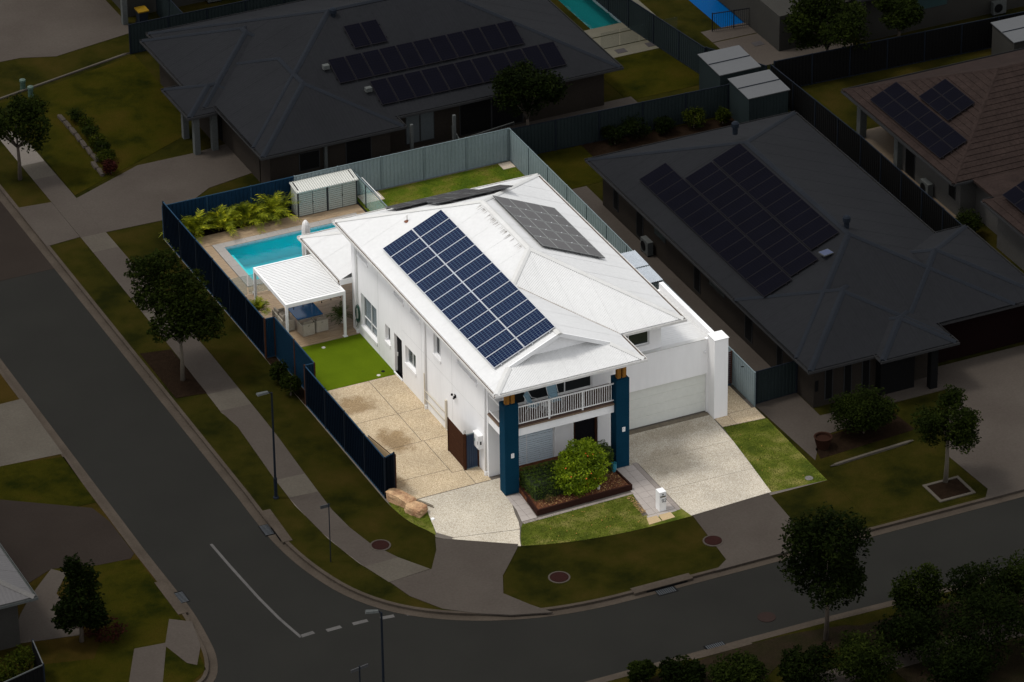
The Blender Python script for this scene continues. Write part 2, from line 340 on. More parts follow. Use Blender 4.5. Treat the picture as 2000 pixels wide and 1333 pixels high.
def hip_roof(x0, y0, x1, y1, z, t, m, cm, gm, root, sheets=False, gut=True, name='roof', fas=None):
    """hipped roof over a rectangle; part 'roof' with ridge caps, gutters and sheets as sub-parts"""
    w, l = x1-x0, y1-y0; h = min(w, l)/2
    if w <= l: a, c = (x0+h, y0+h), (x0+h, y1-h)
    else: a, c = (x0+h, y0+h), (x1-h, y0+h)
    zt = z+h*t; b = B(); b.box(x0+.02, y0+.02, z-.2, x1-.02, y1-.02, z-.03)
    if not sheets:
        A, C_ = (*a, zt), (*c, zt); q = [(x0, y0, z), (x1, y0, z), (x1, y1, z), (x0, y1, z)]
        if w <= l: b.poly([q[0], q[1], A]); b.poly([q[1], q[2], C_, A]); b.poly([q[2], q[3], C_]); b.poly([q[3], q[0], A, C_])
        else: b.poly([q[0], q[1], C_, A]); b.poly([q[1], q[2], C_]); b.poly([q[2], q[3], A, C_]); b.poly([q[3], q[0], A])
    r = b.build(name, m, root)
    if sheets:
        qs = [((x0, y0), (x1, y0), (x1, y1), (x0, y1))][0]
        if w <= l: PL = [([qs[0], qs[1], a], 'x', lambda x, y: z+(y-y0)*t), ([qs[1], qs[2], c, a], 'y', lambda x, y: z+(x1-x)*t), ([qs[2], qs[3], c], 'x', lambda x, y: z+(y1-y)*t), ([qs[3], qs[0], a, c], 'y', lambda x, y: z+(x-x0)*t)]
        else: PL = [([qs[0], qs[1], c, a], 'x', lambda x, y: z+(y-y0)*t), ([qs[1], qs[2], c], 'y', lambda x, y: z+(x1-x)*t), ([qs[2], qs[3], a, c], 'x', lambda x, y: z+(y1-y)*t), ([qs[3], qs[0], a], 'y', lambda x, y: z+(x-x0)*t)]
        for P, e, f in PL: corrugated(P, e, f, m, r, pitch=.19, amp=.004, width=.76 if sheets is True else sheets, ns=4)
    for p, q_ in (((x0, y0), a), ((x1, y0), a if w <= l else c), ((x1, y1), c), ((x0, y1), c if w <= l else a)):
        cap(B(), (*p, z), (*q_, zt)).build('ridge_cap', cm, r)
    cap(B(), (*a, zt), (*c, zt)).build('ridge_cap', cm, r)
    if gut:
        gutter((x0, y0), (x0, y1), z, gm, r, (-1, 0)); gutter((x1, y0), (x1, y1), z, gm, r, (1, 0)); gutter((x0-.13, y0), (x1+.13, y0), z, gm, r, (0, -1)); gutter((x0-.13, y1), (x1+.13, y1), z, gm, r, (0, 1))
    return r
def fence(label, pts, h, bay, sm, pm, z=0., rail=None, ht=None, name='sheet_fence', lab=None, pitch=.2, names=None):
    """corrugated steel fence: posts, top rails and one ribbed sheet panel per bay"""
    r = absthing(name, label, 'fence', (*pts[0][:2], z)); 
    for si in range(len(pts)-1):
        a, c = Vector((*pts[si][:2], 0)), Vector((*pts[si+1][:2], 0)); L_ = (c-a).length; n = max(1, round(L_/bay)); d = (c-a)/L_; s = Vector((d.y, -d.x, 0))
        for i in range(n+1):
            if i == 0 and si > 0: continue
            p = a+d*L_*i/n; B().bar(tuple(p+Vector((0, 0, z-.05))), tuple(p+Vector((0, 0, z+h+.02))), .07, .07).build('post', pm(p) if callable(pm) else pm, r)
        for i in range(n):
            m_ = sm(a+d*L_*(i+.5)/n) if callable(sm) else sm
            p, q = a+d*(L_*i/n+.04), a+d*(L_*(i+1)/n-.04); l = (q-p).length; k = max(1, int(l/pitch)); V = []
            for j in range(k):
                for f, o_ in ((0, -.014), (.3, -.014), (.4, .014), (.9, .014)):
                    V.append(p+d*(l*(j+f)/k)+s*o_)
            V.append(p+d*l+s*-.014); W = [(v.x, v.y, z+.03) for v in V]+[(v.x, v.y, z+h-.03) for v in V]; nn = len(V)
            mesh('panel', W, [(j, j+1, nn+j+1, nn+j) for j in range(nn-1)], m_, r)
            for zz in (z+h-.02, z+.04): B().bar(tuple(p+Vector((0, 0, zz))), tuple(q+Vector((0, 0, zz))), .045, .05).build('rail', rail or (pm(p) if callable(pm) else pm), r)
    return r
def solar(label, O, U, V_, N_, nu, nv, pw, ph, fm, cm, gap=.02, name='solar_array', skip=(), feet=None, clamps=None):
    """panels in a grid: O corner, U/V unit vectors (nu along U), N normal"""
    O, U, V_, N_ = map(Vector, (O, U, V_, N_)); r = absthing(name, label, 'solar panels', tuple(O))
    for i in range(nu):
        for j in range(nv):
            if (i, j) in skip: continue
            p = O+U*(i*(pw+gap))+V_*(j*(ph+gap)); b = B(); n = 0
            q = [p, p+U*pw, p+U*pw+V_*ph, p+V_*ph]
            b.V = [tuple(v) for v in q]+[tuple(v+N_*.04) for v in q]; b.F = [(3, 2, 1, 0), (4, 5, 6, 7), (0, 1, 5, 4), (1, 2, 6, 5), (2, 3, 7, 6), (3, 0, 4, 7)]
            f = b.build('solar_panel', fm, r); e = .022
            q = [p+U*e+V_*e, p+U*(pw-e)+V_*e, p+U*(pw-e)+V_*(ph-e), p+U*e+V_*(ph-e)]
            mesh('cell_face', [tuple(v+N_*.044) for v in q], [(0, 1, 2, 3)], cm, f, uv=[(0, 0), (1, 0), (1, 1), (0, 1)])
    for i in range(1, nu if clamps else 0):
        for j in range(nv):
            for s_ in (.25, .75):
                c = O+U*(i*(pw+gap)-gap/2)+V_*((j+s_)*(ph+gap))+N_*.055; B().bar(tuple(c-U*.025), tuple(c+U*.025), .05, .02).build('clamp', clamps, r)
    for j in range(nv):
        for s_ in (.22, .78):
            a = O+V_*((j+s_)*(ph+gap))-N_*.03-U*.06; c = a+U*(nu*(pw+gap)+.1)
            B().bar(tuple(a), tuple(c), .04, .05).build('rail', feet or fm, r)
    return r
def leafcloud(name, blobs, n, size, m, parent, seed=0, flat=.0, aspect=2., hull=.55):
    """leaf-sized faces spread through ellipsoids: blobs=[(cx,cy,cz,rx,ry,rz)]"""
    R = np.random.default_rng(seed); vol = np.array([b[3]*b[4]*b[5] for b in blobs])**.67; vol = vol/vol.sum(); C_ = []
    for b, v in zip(blobs, vol):
        k = max(3, int(n*v)); d = R.normal(size=(k, 3)); d /= np.linalg.norm(d, axis=1)[:, None]
        lump = 1+.16*np.sin(d[:, :1]*7+seed)+.14*np.sin(d[:, 1:2]*6+d[:, 2:3]*8+seed*2)
        rr = (hull+(1-hull)*R.random((k, 1))**.7)*lump; C_.append(np.array(b[:3])+d*rr*np.array(b[3:]))
    C_ = np.concatenate(C_); k = len(C_)
    u = R.normal(size=(k, 3)); u[:, 2] *= .6; u /= np.linalg.norm(u, axis=1)[:, None]
    v = np.cross(u, R.normal(size=(k, 3))+np.array([0, 0, 1.2])); v /= np.linalg.norm(v, axis=1)[:, None]
    s = size*(.6+.8*R.random((k, 1))); P = np.stack([C_-u*s, C_+v*s/aspect, C_+u*s, C_-v*s/aspect], 1).reshape(-1, 3)
    me = bpy.data.meshes.new(name); me.vertices.add(4*k); me.vertices.foreach_set('co', P.ravel()); me.loops.add(4*k); me.loops.foreach_set('vertex_index', np.arange(4*k)); me.polygons.add(k)
    me.polygons.foreach_set('loop_start', np.arange(0, 4*k, 4)); me.update(calc_edges=True)
    at = me.attributes.new('rnd', 'FLOAT', 'FACE'); at.data.foreach_set('value', R.random(k)); me.materials.append(m)
    o = bpy.data.objects.new(name, me); COL.objects.link(o)
    if parent is not None:
        o.parent = parent
        if parent.get('_abs'): o.location = -parent.location
    return o
# ------------------------------------------------------------------ material library; outside the lot, dimming is put into the base colours
WHITE = mat('white_render', (.86, .855, .85), (.80, .795, .79), rough=.7, s1=.5, s2=3.5, var=.022, bump=.12, bs=60, streak=(1.3, 1.3, .28), sharp=.2)
ROOFW = mat('white_steel_roof', (0.58681, 0.58681, 0.57855), (0.54549, 0.54549, 0.53722), rough=.45, s1=.4, s2=5, var=.03)
CAPW = mat('white_ridge_cap', (0.55828, 0.55828, 0.5421), (0.50164, 0.49355, 0.46928), rough=.5, s1=1.2, s2=9, var=.04)
TRIM = mat('white_trim', (.78, .78, .77), (.74, .74, .73), rough=.45, var=.03)
GUT = mat('white_gutter', (.74, .73, .71), (.60, .58, .54), rough=.5, s1=2.5, s2=14, var=.08)
DOORW = mat('garage_door_white', (0.6882, 0.6992, 0.6497), (0.651, 0.6624, 0.6141), rough=.45, s1=.7, s2=5, var=.03)
NAVY = mat('navy_render', (.006, .036, .066), (.004, .029, .055), rough=.6, s1=.7, var=.08, bump=.1, bs=60, spec=.06)
NAVYF = mat('navy_fence_dimmed', (.0022, .0045, .0085), (.0016, .0035, .0062), rough=.55, s1=.6, var=.1, spec=.06)  # darker copy of the navy fence, street-side dimming put into its colour
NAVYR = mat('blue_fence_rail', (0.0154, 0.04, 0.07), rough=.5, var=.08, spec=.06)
GREYF = mat('grey_green_steel_fence', (.20, .25, .26), (.15, .19, .20), rough=.5, s1=.5, s2=7, var=.07)
GREYP = mat('grey_green_post', (.13, .17, .18), rough=.5)
BROWN = mat('brown_timber', (.060, .026, .014), (.040, .017, .010), rough=.6, s1=1.5, streak=(1, 1, 12), var=.15, spec=.06)
POST = mat('golden_timber', (.33, .15, .03), (.16, .075, .02), rough=.6, s1=1.2, s2=8, streak=(9, 9, 1.2), var=.2, spec=.06)
SLEEPER = mat('dark_brown_sleeper', (.035, .016, .012), (.022, .010, .008), rough=.65, streak=(1, 6, 12), var=.18, spec=.06)
MULCH = mat('bark_mulch', (.16, .065, .03), (.055, .022, .014), rough=.95, s1=7, s2=40, var=.5, bump=.9, bs=38, spec=.08)
AGGT = aggregate('tan_aggregate', (.44, .34, .21), (.27, .195, .11), (.62, .52, .37), (.50, .41, .28),
                 [(-3.05, 10.9, .95, .8, .8), (-2.7, 7.0, .9, 1.1, .85), (-4.2, 3.2, .5, .8, .7)])
AGGG = aggregate('grey_aggregate', (.40, .35, .27), (.25, .21, .155), (.57, .53, .45), (.60, .56, .48), [(8.2, -.5, 1.6, 1.3, .55), (9.8, 1.8, 2.2, .6, .5)])  # patch beside the right column paints the eave-corner shadow into the slab colour
AGGD = aggregate('grey_aggregate_verge', (.42, .37, .285), (.27, .22, .16), (.59, .55, .46), (.7, .65, .58), [])
LIP = mat('stained_concrete_lip', (.17, .14, .10), (.10, .08, .055), rough=.8, s1=3, var=.2)
TILE = mat('grey_paver', (.36, .32, .29), (.31, .275, .25), rough=.7, s1=1.1, s2=18, var=.06, bump=.1)
TILEB = mat('dark_border_paver', (.25, .215, .19), rough=.7, var=.08)
GROUT = mat('dark_joint', (.10, .085, .07), rough=.9)
DECK = mat('timber_look_tile', (.36, .265, .165), (.20, .135, .08), rough=.55, s1=1.6, s2=9, streak=(.9, 12, 1), var=.12, sharp=.2)
COPE = mat('pool_coping', (.31, .285, .26), (.27, .25, .23), rough=.7, var=.06, bump=.1)
TURF = mat('synthetic_turf', (.095, .140, .006), (.075, .115, .005), rough=.95, s1=.8, s2=60, var=.18, bump=.6, bs=90, spec=.04)
LAWN = grass('lot_lawn', (.045, .062, .009), (.085, .102, .014), (.185, .165, .048), s=.75)
LAWNB = grass('back_lawn', (0.0432, 0.072, 0.0072), (0.072, 0.0972, 0.00864), (0.1224, 0.108, 0.0216), s=.9)
VERGE = grass('verge_grass', (0.00734, 0.00833, 0.0017), (0.01591, 0.01487, 0.00238), (0.0257, 0.01904, 0.00408), s=.35)  # shaded copy of the lawn greens, darkness of the surroundings painted in
YARD = grass('neighbour_grass', (0.00685, 0.00867, 0.00119), (0.01844, 0.01734, 0.00178), (0.0274, 0.0204, 0.00298), s=.3)
DRYG = grass('dry_grass', (0.0144, 0.01215, 0.00216), (0.02592, 0.01755, 0.0036), (0.0324, 0.02025, 0.00504), s=.3)
ASPH = mat('asphalt', (0.0168, 0.01645, 0.01435), (0.01365, 0.0133, 0.0119), rough=.85, s1=.22, s2=30, var=.08, bump=.2, bs=60, spec=.08)
ASPHO = mat('old_asphalt', (0.021, 0.0165, 0.0135), (0.0165, 0.01275, 0.0105), rough=.9, s1=.3, s2=20, var=.12, spec=.08)
CONC = mat('dimmed_concrete', (0.05475, 0.04646, 0.03899), (0.04314, 0.03567, 0.02987), rough=.85, s1=.35, s2=9, var=.08, bump=.1, spec=.08)  # concrete beyond the lot, dimming painted into its grey
CONCL = mat('light_concrete', (0.06936, 0.0612, 0.04896), (0.05304, 0.0457, 0.03672), rough=.85, s1=.4, s2=9, var=.09, spec=.08)
KERB = mat('kerb_concrete', (0.0532, 0.04297, 0.03342), (0.03751, 0.03001, 0.02319), rough=.85, s1=.8, s2=10, var=.12, spec=.08)
PAINT = mat('road_paint', (0.07875, 0.075, 0.07125), (0.05625, 0.054, 0.051), rough=.7, s1=2, s2=25, var=.15, spec=.08)
IRON = mat('rust_iron_cover', (0.021, 0.0084, 0.007), (0.014, 0.0056, 0.0049), rough=.8, spec=.08)
STEEL = mat('dark_pole_steel', (.010, .013, .018), rough=.5, spec=.08)
DROOF = mat('charcoal_roof', (0.01228, 0.0128, 0.01429), (0.01023, 0.01067, 0.01196), rough=.6, s1=.25, s2=4, var=.06, spec=.08)
DCAP = mat('charcoal_ridge_cap', (0.0114, 0.01323, 0.01656), rough=.6, spec=.08)
DGUT = mat('grey_gutter', (0.027, 0.027, 0.0276), rough=.5, spec=.08)
BRIK = mat('taupe_wall', (0.024, 0.02, 0.016), (0.0184, 0.0152, 0.0128), rough=.85, s1=.5, s2=14, var=.12, spec=.08)
BRIKL = mat('grey_wall', (0.03224, 0.031, 0.02728), (0.02604, 0.0248, 0.02232), rough=.85, s1=.5, s2=10, var=.08, spec=.08)
DTRIM = mat('pale_post', (0.064, 0.068, 0.0656), rough=.6, spec=.08)
DARK = mat('dark_opening', (.006, .006, .006), rough=.7, spec=.08)
DFEN = mat('dark_teal_fence', (0.01612, 0.02232, 0.02294), (0.01178, 0.01674, 0.01736), rough=.6, s1=.4, var=.1, spec=.08)
DFENB = mat('black_steel_fence', (.006, .006, .006), rough=.7, spec=.08)
TILER = mat('brown_roof_tile', (0.0234, 0.0162, 0.01395), (0.0153, 0.0108, 0.00945), rough=.8, s1=1.3, s2=8, var=.2, spec=.08)
PVF = mat('panel_frame_silver', (.55, .56, .58), rough=.35, metal=.3, var=.03)
PVFB = mat('panel_frame_black', (.075, .075, .078), rough=.35)
PVB = pvmat('blue_cells', (0.0024, 0.0054, 0.0252), (0.0036, 0.0084, 0.039), (0.078, 0.12, 0.168), 6, 10, .05, sp_=.1)
PVK = pvmat('black_cells', (.030, .027, .028), (.045, .040, .040), (.24, .26, .24), 1, 2, .022, rough=.3, sp_=.35)
PVD = pvmat('dark_cells', (.0025, .0025, .0042), (.0035, .0036, .0065), (.006, .006, .008), 6, 10, .05, rough=.8, sp_=.01)
GLASS = glassmat('dark_window_glass', (.018, .022, .024), .05, 1, .6)
GLASSL = glassmat('pale_window_glass', (.10, .13, .13), .06, .30, .6)
CLEARD = glassmat('clear_glass_far', (.05, .07, .065), .1, .12, .1)
PALEW = mat('pale_wall', (.060, .058, .054), (.05, .048, .045), rough=.85, spec=.08)
CLEAR = glassmat('clear_glass', (.45, .62, .58), .04, .28, .5)
SHUT = mat('white_shutter', (.62, .71, .78), rough=.5, var=.03)
SOFF = mat('white_soffit', (.7, .7, .7), rough=.7, var=.02)
CREAM = mat('cream_pipe', (.62, .57, .47), (.5, .44, .34), rough=.6, var=.06)
SAGE = mat('sage_slat', (.36, .38, .34), rough=.6, var=.05)
DARKG = mat('charcoal_frame', (.035, .038, .042), rough=.5, spec=.08)
WICK = mat('grey_wicker', (.46, .42, .35), (.34, .31, .25), rough=.8, s1=12, s2=50, streak=(1, 1, 3), var=.25, bump=.6, bs=60)
CUSH = mat('taupe_cushion', (.24, .21, .17), rough=.9, var=.06)
BGLASS = glassmat('blue_table_glass', (.004, .085, .24), .08, 1, .3)
ROCK = mat('sandstone', (.50, .33, .18), (.24, .12, .06), rough=.9, s1=1.9, s2=14, var=.25, bump=.8, bs=10, sharp=.16)
ROCKG = mat('garden_rock', (.05, .042, .034), rough=.9, var=.2, bump=.5, spec=.08)
BLACK = mat('black_plastic', (.012, .012, .014), rough=.5, spec=.08)
SLATE = mat('chair_fabric_blue', (.24, .38, .46), (.19, .31, .39), rough=.8, var=.08)
POOLW = mat('pool_shell', (.04, .62, .68), (.03, .56, .63), rough=.5, s1=.5, var=.03)
POOLT = mat('pool_ledge', (.20, .62, .62), rough=.5, var=.03)
POOLO = mat('neighbour_pool_shell', (.0, .075, .075), rough=.6, var=.05)
POOLBL = mat('blue_pool_cover', (.0, .045, .15), rough=.6, var=.06, spec=.08)
HOSE = mat('green_hose', (.012, .06, .04), rough=.45)
BARK = mat('bark', (.06, .045, .032), (.035, .026, .018), rough=.9, s1=3, streak=(6, 6, 1.5), var=.2)
BARKL = mat('pale_bark', (.085, .07, .05), rough=.9, streak=(6, 6, 1.5), var=.2)
POTW = mat('white_pot', (.6, .56, .5), rough=.6)
TERRA = mat('terracotta_pot', (.020, .009, .006), rough=.8, spec=.08)
ORANGE = mat('orange_blossom', (.75, .12, .02), rough=.6)
LF_BUSH = leafmat('bush_leaf', (.06, .105, .004), (.25, .34, .010), (.52, .58, .03), trans=.35)
LF_HEDGE = leafmat('hedge_leaf', (.018, .036, .004), (.065, .105, .008), (.12, .17, .012), s=3)
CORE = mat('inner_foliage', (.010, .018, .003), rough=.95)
LF_PALM = leafmat('palm_leaf', (.03, .055, .005), (.30, .33, .012), (.85, .76, .04), s=2.6, trans=.35)
LF_DARK = leafmat('street_tree_leaf', (0.00375, 0.006, 0.00112), (0.01125, 0.0165, 0.00262), (0.0195, 0.0255, 0.00375), s=.9, trans=.12, sp_=.03)
LF_DK2 = leafmat('dark_tree_leaf', (0.00198, 0.00363, 0.00079), (0.00594, 0.00924, 0.00165), (0.01056, 0.01452, 0.00264), s=.9, trans=.1, sp_=.03)
LF_LIME = leafmat('lime_shrub_leaf', (0.007, 0.0112, 0.0014), (0.0238, 0.0294, 0.0028), (0.0385, 0.042, 0.0056), s=1.5, trans=.15, sp_=.03)
LF_RED = leafmat('red_shrub_leaf', (.010, .003, .003), (.030, .008, .006), s=3, trans=.1, sp_=.03)
LITTER = mat('fallen_leaf', (.42, .26, .06), (.30, .12, .03), rough=.9, var=.3)
LITD = mat('tan_leaf_litter', (.22, .13, .05), (.40, .26, .10), rough=.9, s1=6, var=.3)

GSHADE = mat('gutter_shade', (.10, .065, .045), (.045, .03, .02), rough=.95, s1=3, var=.3)  # dark brown for the shadow line between roof edge and gutter
# ------------------------------------------------------------------ ground, roads, verges
struct('ground', [(-260, -200), (300, -200), (300, 420), (-260, 420)], -2.2, -1.8, DRYG)
b = B(); b.prism([(-60, -60), (120, -60), (120, 6), (-60, 6)], -.3, -.12); b.prism([(-60, 6), (-8, 6), (-8, 140), (-60, 140)], -.3, -.12)
meta(b.build('road', ASPH), kind='structure')
# old asphalt up the side street
struct('old_road_surface', [(-17.4, 30.7), (-11.1, 30.7), (-11.1, 120), (-17.4, 120)], -.2, -.114, ASPHO)
corner = smooth_poly([(-11.0, 5.6)]+[(-11.05, 3.2), (-11.0, .6), (-10.6, -2.0), (-9.8, -4.6), (-8.3, -6.8), (-6.0, -8.5), (-3.2, -9.65), (-.4, -10.15), (2.6, -10.2)], 2)
blockedge = [(-11.0, 110), (-11, 60), (-11, 30.0)]+corner+[(6, -10.2), (16, -10.25), (60, -10.4)]
PITS = [(-2.76, 24.74, 4.41, 28.69), (25.6, 43.5, 28.8, 60.0), (32.3, 40.4, 34.8, 60.0)]
cells = [blockedge+[(60, 110)]]
def cut(P, x0, y0, x1, y1):
    out = [clip_halfplane(P, 1, 0, x0), clip_halfplane(P, -1, 0, -x1)]; mid = clip_halfplane(clip_halfplane(P, -1, 0, -x0), 1, 0, x1)
    if len(mid) > 2: out += [clip_halfplane(mid, 0, 1, y0), clip_halfplane(mid, 0, -1, -y1)]
    return [q for q in out if len(q) > 2]
for pit in PITS: cells = [q for P in cells for q in cut(P, *pit)]
b = B()
for P in cells: b.prism(P, -.29, 0.)
meta(b.build('block_verge', VERGE), kind='structure')
b = strip(B(), blockedge, .16, -.02, -.28, .012); meta(b.build('kerb', KERB), kind='structure')
b = strip(B(), blockedge, -.02, -.42, -.2, -.108); meta(b.build('kerb', KERB), kind='structure')
west = [(-60, -8.6), (-30, -8.6)]+smooth_poly([(-19.6, -8.6), (-18.5, -8.2), (-17.8, -6.6), (-17.55, -4.6), (-17.4, -2.5), (-17.45, 0.), (-17.5, 3.)], 2)+[(-17.5, 20), (-17.5, 60), (-17.5, 110)]
struct('west_verge', west+[(-60, 110)], -.29, 0., DRYG)
b = strip(B(), west, .16, -.02, -.28, .012); meta(b.build('kerb', KERB), kind='structure')
b = strip(B(), west, -.02, -.42, -.2, -.108); meta(b.build('kerb', KERB), kind='structure')
south = [(60, -16.9), (20, -16.5), (8, -16.15), (-2, -16.1), (-12, -16.1), (-60, -16.1)]
struct('south_verge', south+[(-60, -70), (60, -70)], -.29, 0., VERGE)
b = strip(B(), south, .16, -.02, -.28, .012); meta(b.build('kerb', KERB), kind='structure')
b = strip(B(), south, -.02, -.42, -.2, -.108); meta(b.build('kerb', KERB), kind='structure')
# footpath in bays
fpL = [(-8.48, 42.70), (-9.06, 26.59), (-9.10, 19.02), (-9.21, 13.16), (-8.99, 11.86), (-9.26, 6.25), (-9.32, 3.59), (-9.07, 0.23), (-8.63, -2.36), (-8.02, -4.51)]
fpR = [(-7.36, 42.48), (-7.61, 26.36), (-7.53, 18.82), (-7.57, 12.69), (-7.60, 9.99), (-7.79, 5.73), (-7.90, 2.49), (-7.71, -0.23), (-7.17, -2.09), (-5.86, -4.30)]
fpL = [(-9.1, 95)]+[(-9.1, 42.0)]+fpL[1:]; fpR = [(-7.8, 95)]+[(-7.8, 42.0)]+fpR[1:]
def resample(P, n):
    d = [0]
    for a, c in zip(P, P[1:]): d.append(d[-1]+math.hypot(c[0]-a[0], c[1]-a[1]))
    out = []
    for i in range(n+1):
        t = d[-1]*i/n; k = min(max(j for j in range(len(d)) if d[j] <= t+1e-9), len(P)-2); f = (t-d[k])/(d[k+1]-d[k]); out.append((P[k][0]+(P[k+1][0]-P[k][0])*f, P[k][1]+(P[k+1][1]-P[k][1])*f))
    return out
fp = meta(B().prism(fpL+fpR[::-1], -.05, .012).build('footpath', GROUT), kind='structure')
L1, R1 = resample(fpL[1:], 26), resample(fpR[1:], 26)
for i in range(26):
    g_ = .006
    B().prism([L1[i], L1[i+1], R1[i+1], R1[i]], .0, .02+random.uniform(-.002, .002)).build('slab', CONC if i % 5 else CONCL, fp)
# driveway crossovers over the verges
def paved(name, P, m, z=.024, joints=None, kind='structure'):
    o = B().prism(P, -.04, z).build(name, m); meta(o, kind=kind); return o
paved('driveway_crossover', [(-4.55, -1.98), (-4.93, -2.94), (-5.80, -4.34), (-7.98, -4.53), (-7.65, -6.00), (-6.72, -7.65), (-5.52, -8.66), (-4.11, -9.50), (-2.34, -10.12), (-2.99, -9.09), (-3.70, -7.69), (-3.08, -6.30), (-2.63, -5.79), (-1.49, -4.47), (-1.30, -4.17)], CONC, .026)
paved('driveway_crossover', [(7.15, -5.5), (11.3, -5.25), (11.05, -9.9), (11.6, -10.25), (5.9, -10.25), (6.8, -9.6)], CONC)
paved('driveway_crossover', [(-7.8, 33.0), (-4.2, 32.9), (-1, 35.2), (2.3, 35.9), (2.3, 39.6), (-.2, 39.3), (-3.5, 39.3), (-7.8, 37.2)], CONC)
paved('driveway_crossover', [(-11.0, 32.9), (-9.1, 33.1), (-9.1, 37.4), (-11.0, 37.6)], CONC)
paved('driveway', [(-5.89, 54.41), (-4.68, 54.38), (-2.81, 53.67), (-1.15, 54.01), (1.92, 54.61), (2.30, 55.75), (2.27, 59.36), (0.44, 63.32), (-4.52, 63.49), (-8.04, 53.47)], CONC)
paved('driveway', [(24.2, 1.6), (30.2, 1.6), (29, -4), (24.8, -8.4), (24.5, -10.3), (20.2, -10.3), (20.8, -9.5), (20.6, -6), (22.6, -2.6), (23.6, -1.0)], CONC)
paved('side_path', [(14.5, 2.3), (16.9, 2.45), (16.9, -.0), (20.2, -.2), (20.2, -1.2), (18.9, -1.5), (17.5, -1.6), (16.0, -1.75), (15.4, -2.6), (14.7, -3.6)], CONC, .02)
paved('side_path', [(14.75, 2.5), (17.1, 2.5), (17.1, 26.5), (15.1, 26.5)], CONC, .022)
paved('side_path', [(9.2, 32.2), (23.2, 32.2), (23.9, 34.0), (23.9, 34.9), (9.2, 34.9)], CONC, .018)
paved('driveway', [(-17.55, 12.9), (-17.5, 18.7), (-27, 18.5), (-27, 12.0), (-20.6, 13.1)], CONCL, .02)
paved('driveway', [(-22.11, 10.53), (-18.03, 7.60), (-17.71, 6.07), (-17.70, 2.96), (-18.01, 2.62), (-19.61, 2.76), (-21.64, 3.41), (-23.49, 2.47), (-25.75, 3.09), (-23.14, 10.52)], ASPHO, .02)
paved('garden_path', [(-21.64, 3.41), (-23.29, 1.65), (-24.22, 0.43), (-25.51, -1.76), (-22.19, -2.45), (-22.05, -0.39), (-22.15, 1.33), (-21.12, 2.77)], CONC, .023)
paved('footpath_ramp', [(-20.59, -4.54), (-19.10, -4.71), (-20.41, -7.61), (-21.40, -9.02), (-22.52, -8.47)], CONC, .021)
paved('footpath_ramp', [(-18.28, -2.95), (-17.42, -3.61), (-17.80, -5.62), (-18.53, -7.02), (-18.88, -6.66), (-19.25, -4.91)], CONC, .025)
# line markings
def mark(P, z=-.114): meta(B().prism(P, -.118, z).build('road_marking', PAINT), kind='structure')
cl = [(-14.10, 2.35), (-14.02, 0.13), (-13.86, -2.91), (-13.68, -4.91), (-13.39, -6.79)]
b = strip(B(), cl, -.07, .07, -.119, -.113); meta(b.build('road_marking', PAINT), kind='structure')
for P in ([(-13.36, -6.72), (-12.70, -6.66)], [(-12.13, -6.80), (-11.41, -6.78)], [(-10.85, -6.82), (-10.12, -6.84)], [(-9.53, -6.94), (-8.88, -7.02)], [(-8.32, -7.15), (-7.64, -7.34)]):
    b = strip(B(), P, -.12, .12, -.119, -.113); meta(b.build('road_marking', PAINT), kind='structure')
# covers, inlets
def cover(label, x, y, z, r=.42, m=None, rim=True):
    t = thing('manhole_cover', label, 'manhole cover', (x, y, z))
    if rim: B().lathe([(r+.10, -.05), (r+.10, .012), (r+.02, .016), (r+.02, -.05)], k=24).build('rim', CONC, t)
    B().lathe([(0.001, .02), (r, .02), (r, -.05)], k=24).build('lid', m or IRON, t); return t
cover('rust red round manhole cover in the footpath verge right of the bent street sign', -7.11, -1.43, .02, .4)
cover('rust red round manhole cover in the grass between the two driveway crossovers', -.8, -7.56, .0, .42)
cover('rust red round manhole cover beside the garage driveway crossover', 7.0, -7.9, .025, .4)
cover('faded round manhole cover set in the roadway asphalt', 6.3, -14.57, -.118, .42, mat('faded_cover', (.024, .016, .014), rough=.8, spec=.03), False)
cover('small grey round cover in the front corner of the right lawn', 13.65, -4.93, .01, .2, mat('grey_cover', (.12, .11, .10), rough=.8), False)
def inlet(label, x, y, rz, L_=1.5):
    t = thing('storm_drain', label, 'storm drain', (x, y, 0), rz)
    B().box(-L_, -.16, -.1, L_, .32, .03).build('lintel', KERB, t); B().box(-L_*.6, -.175, -.11, L_*.8, -.162, -.01).build('opening', DARK, t)
    g_ = B()
    for i in range(9): g_.box(-.45+i*.1, -.62, -.11, -.40+i*.1, -.2, -.098)
    g_.build('grate', mat('drain_grate', (.04, .045, .05), rough=.6, metal=.3), t); B().box(-.5, -.66, -.112, .5, -.18, -.105).build('pit', DARK, t)
inlet('kerb storm drain on the inside curve below the left street lamp', -10.88, 2.3, math.radians(-90-2))
inlet('kerb storm drain in front of the grass between the two crossovers', 3.2, -10.2, 0)
inlet('kerb storm drain at the corner of the yellow grass on the far left verge', -17.45, -1.3, math.radians(90))
inlet('kerb storm drain on the bottom kerb left of the dark street tree', 3.1, -16.1, math.radians(180))
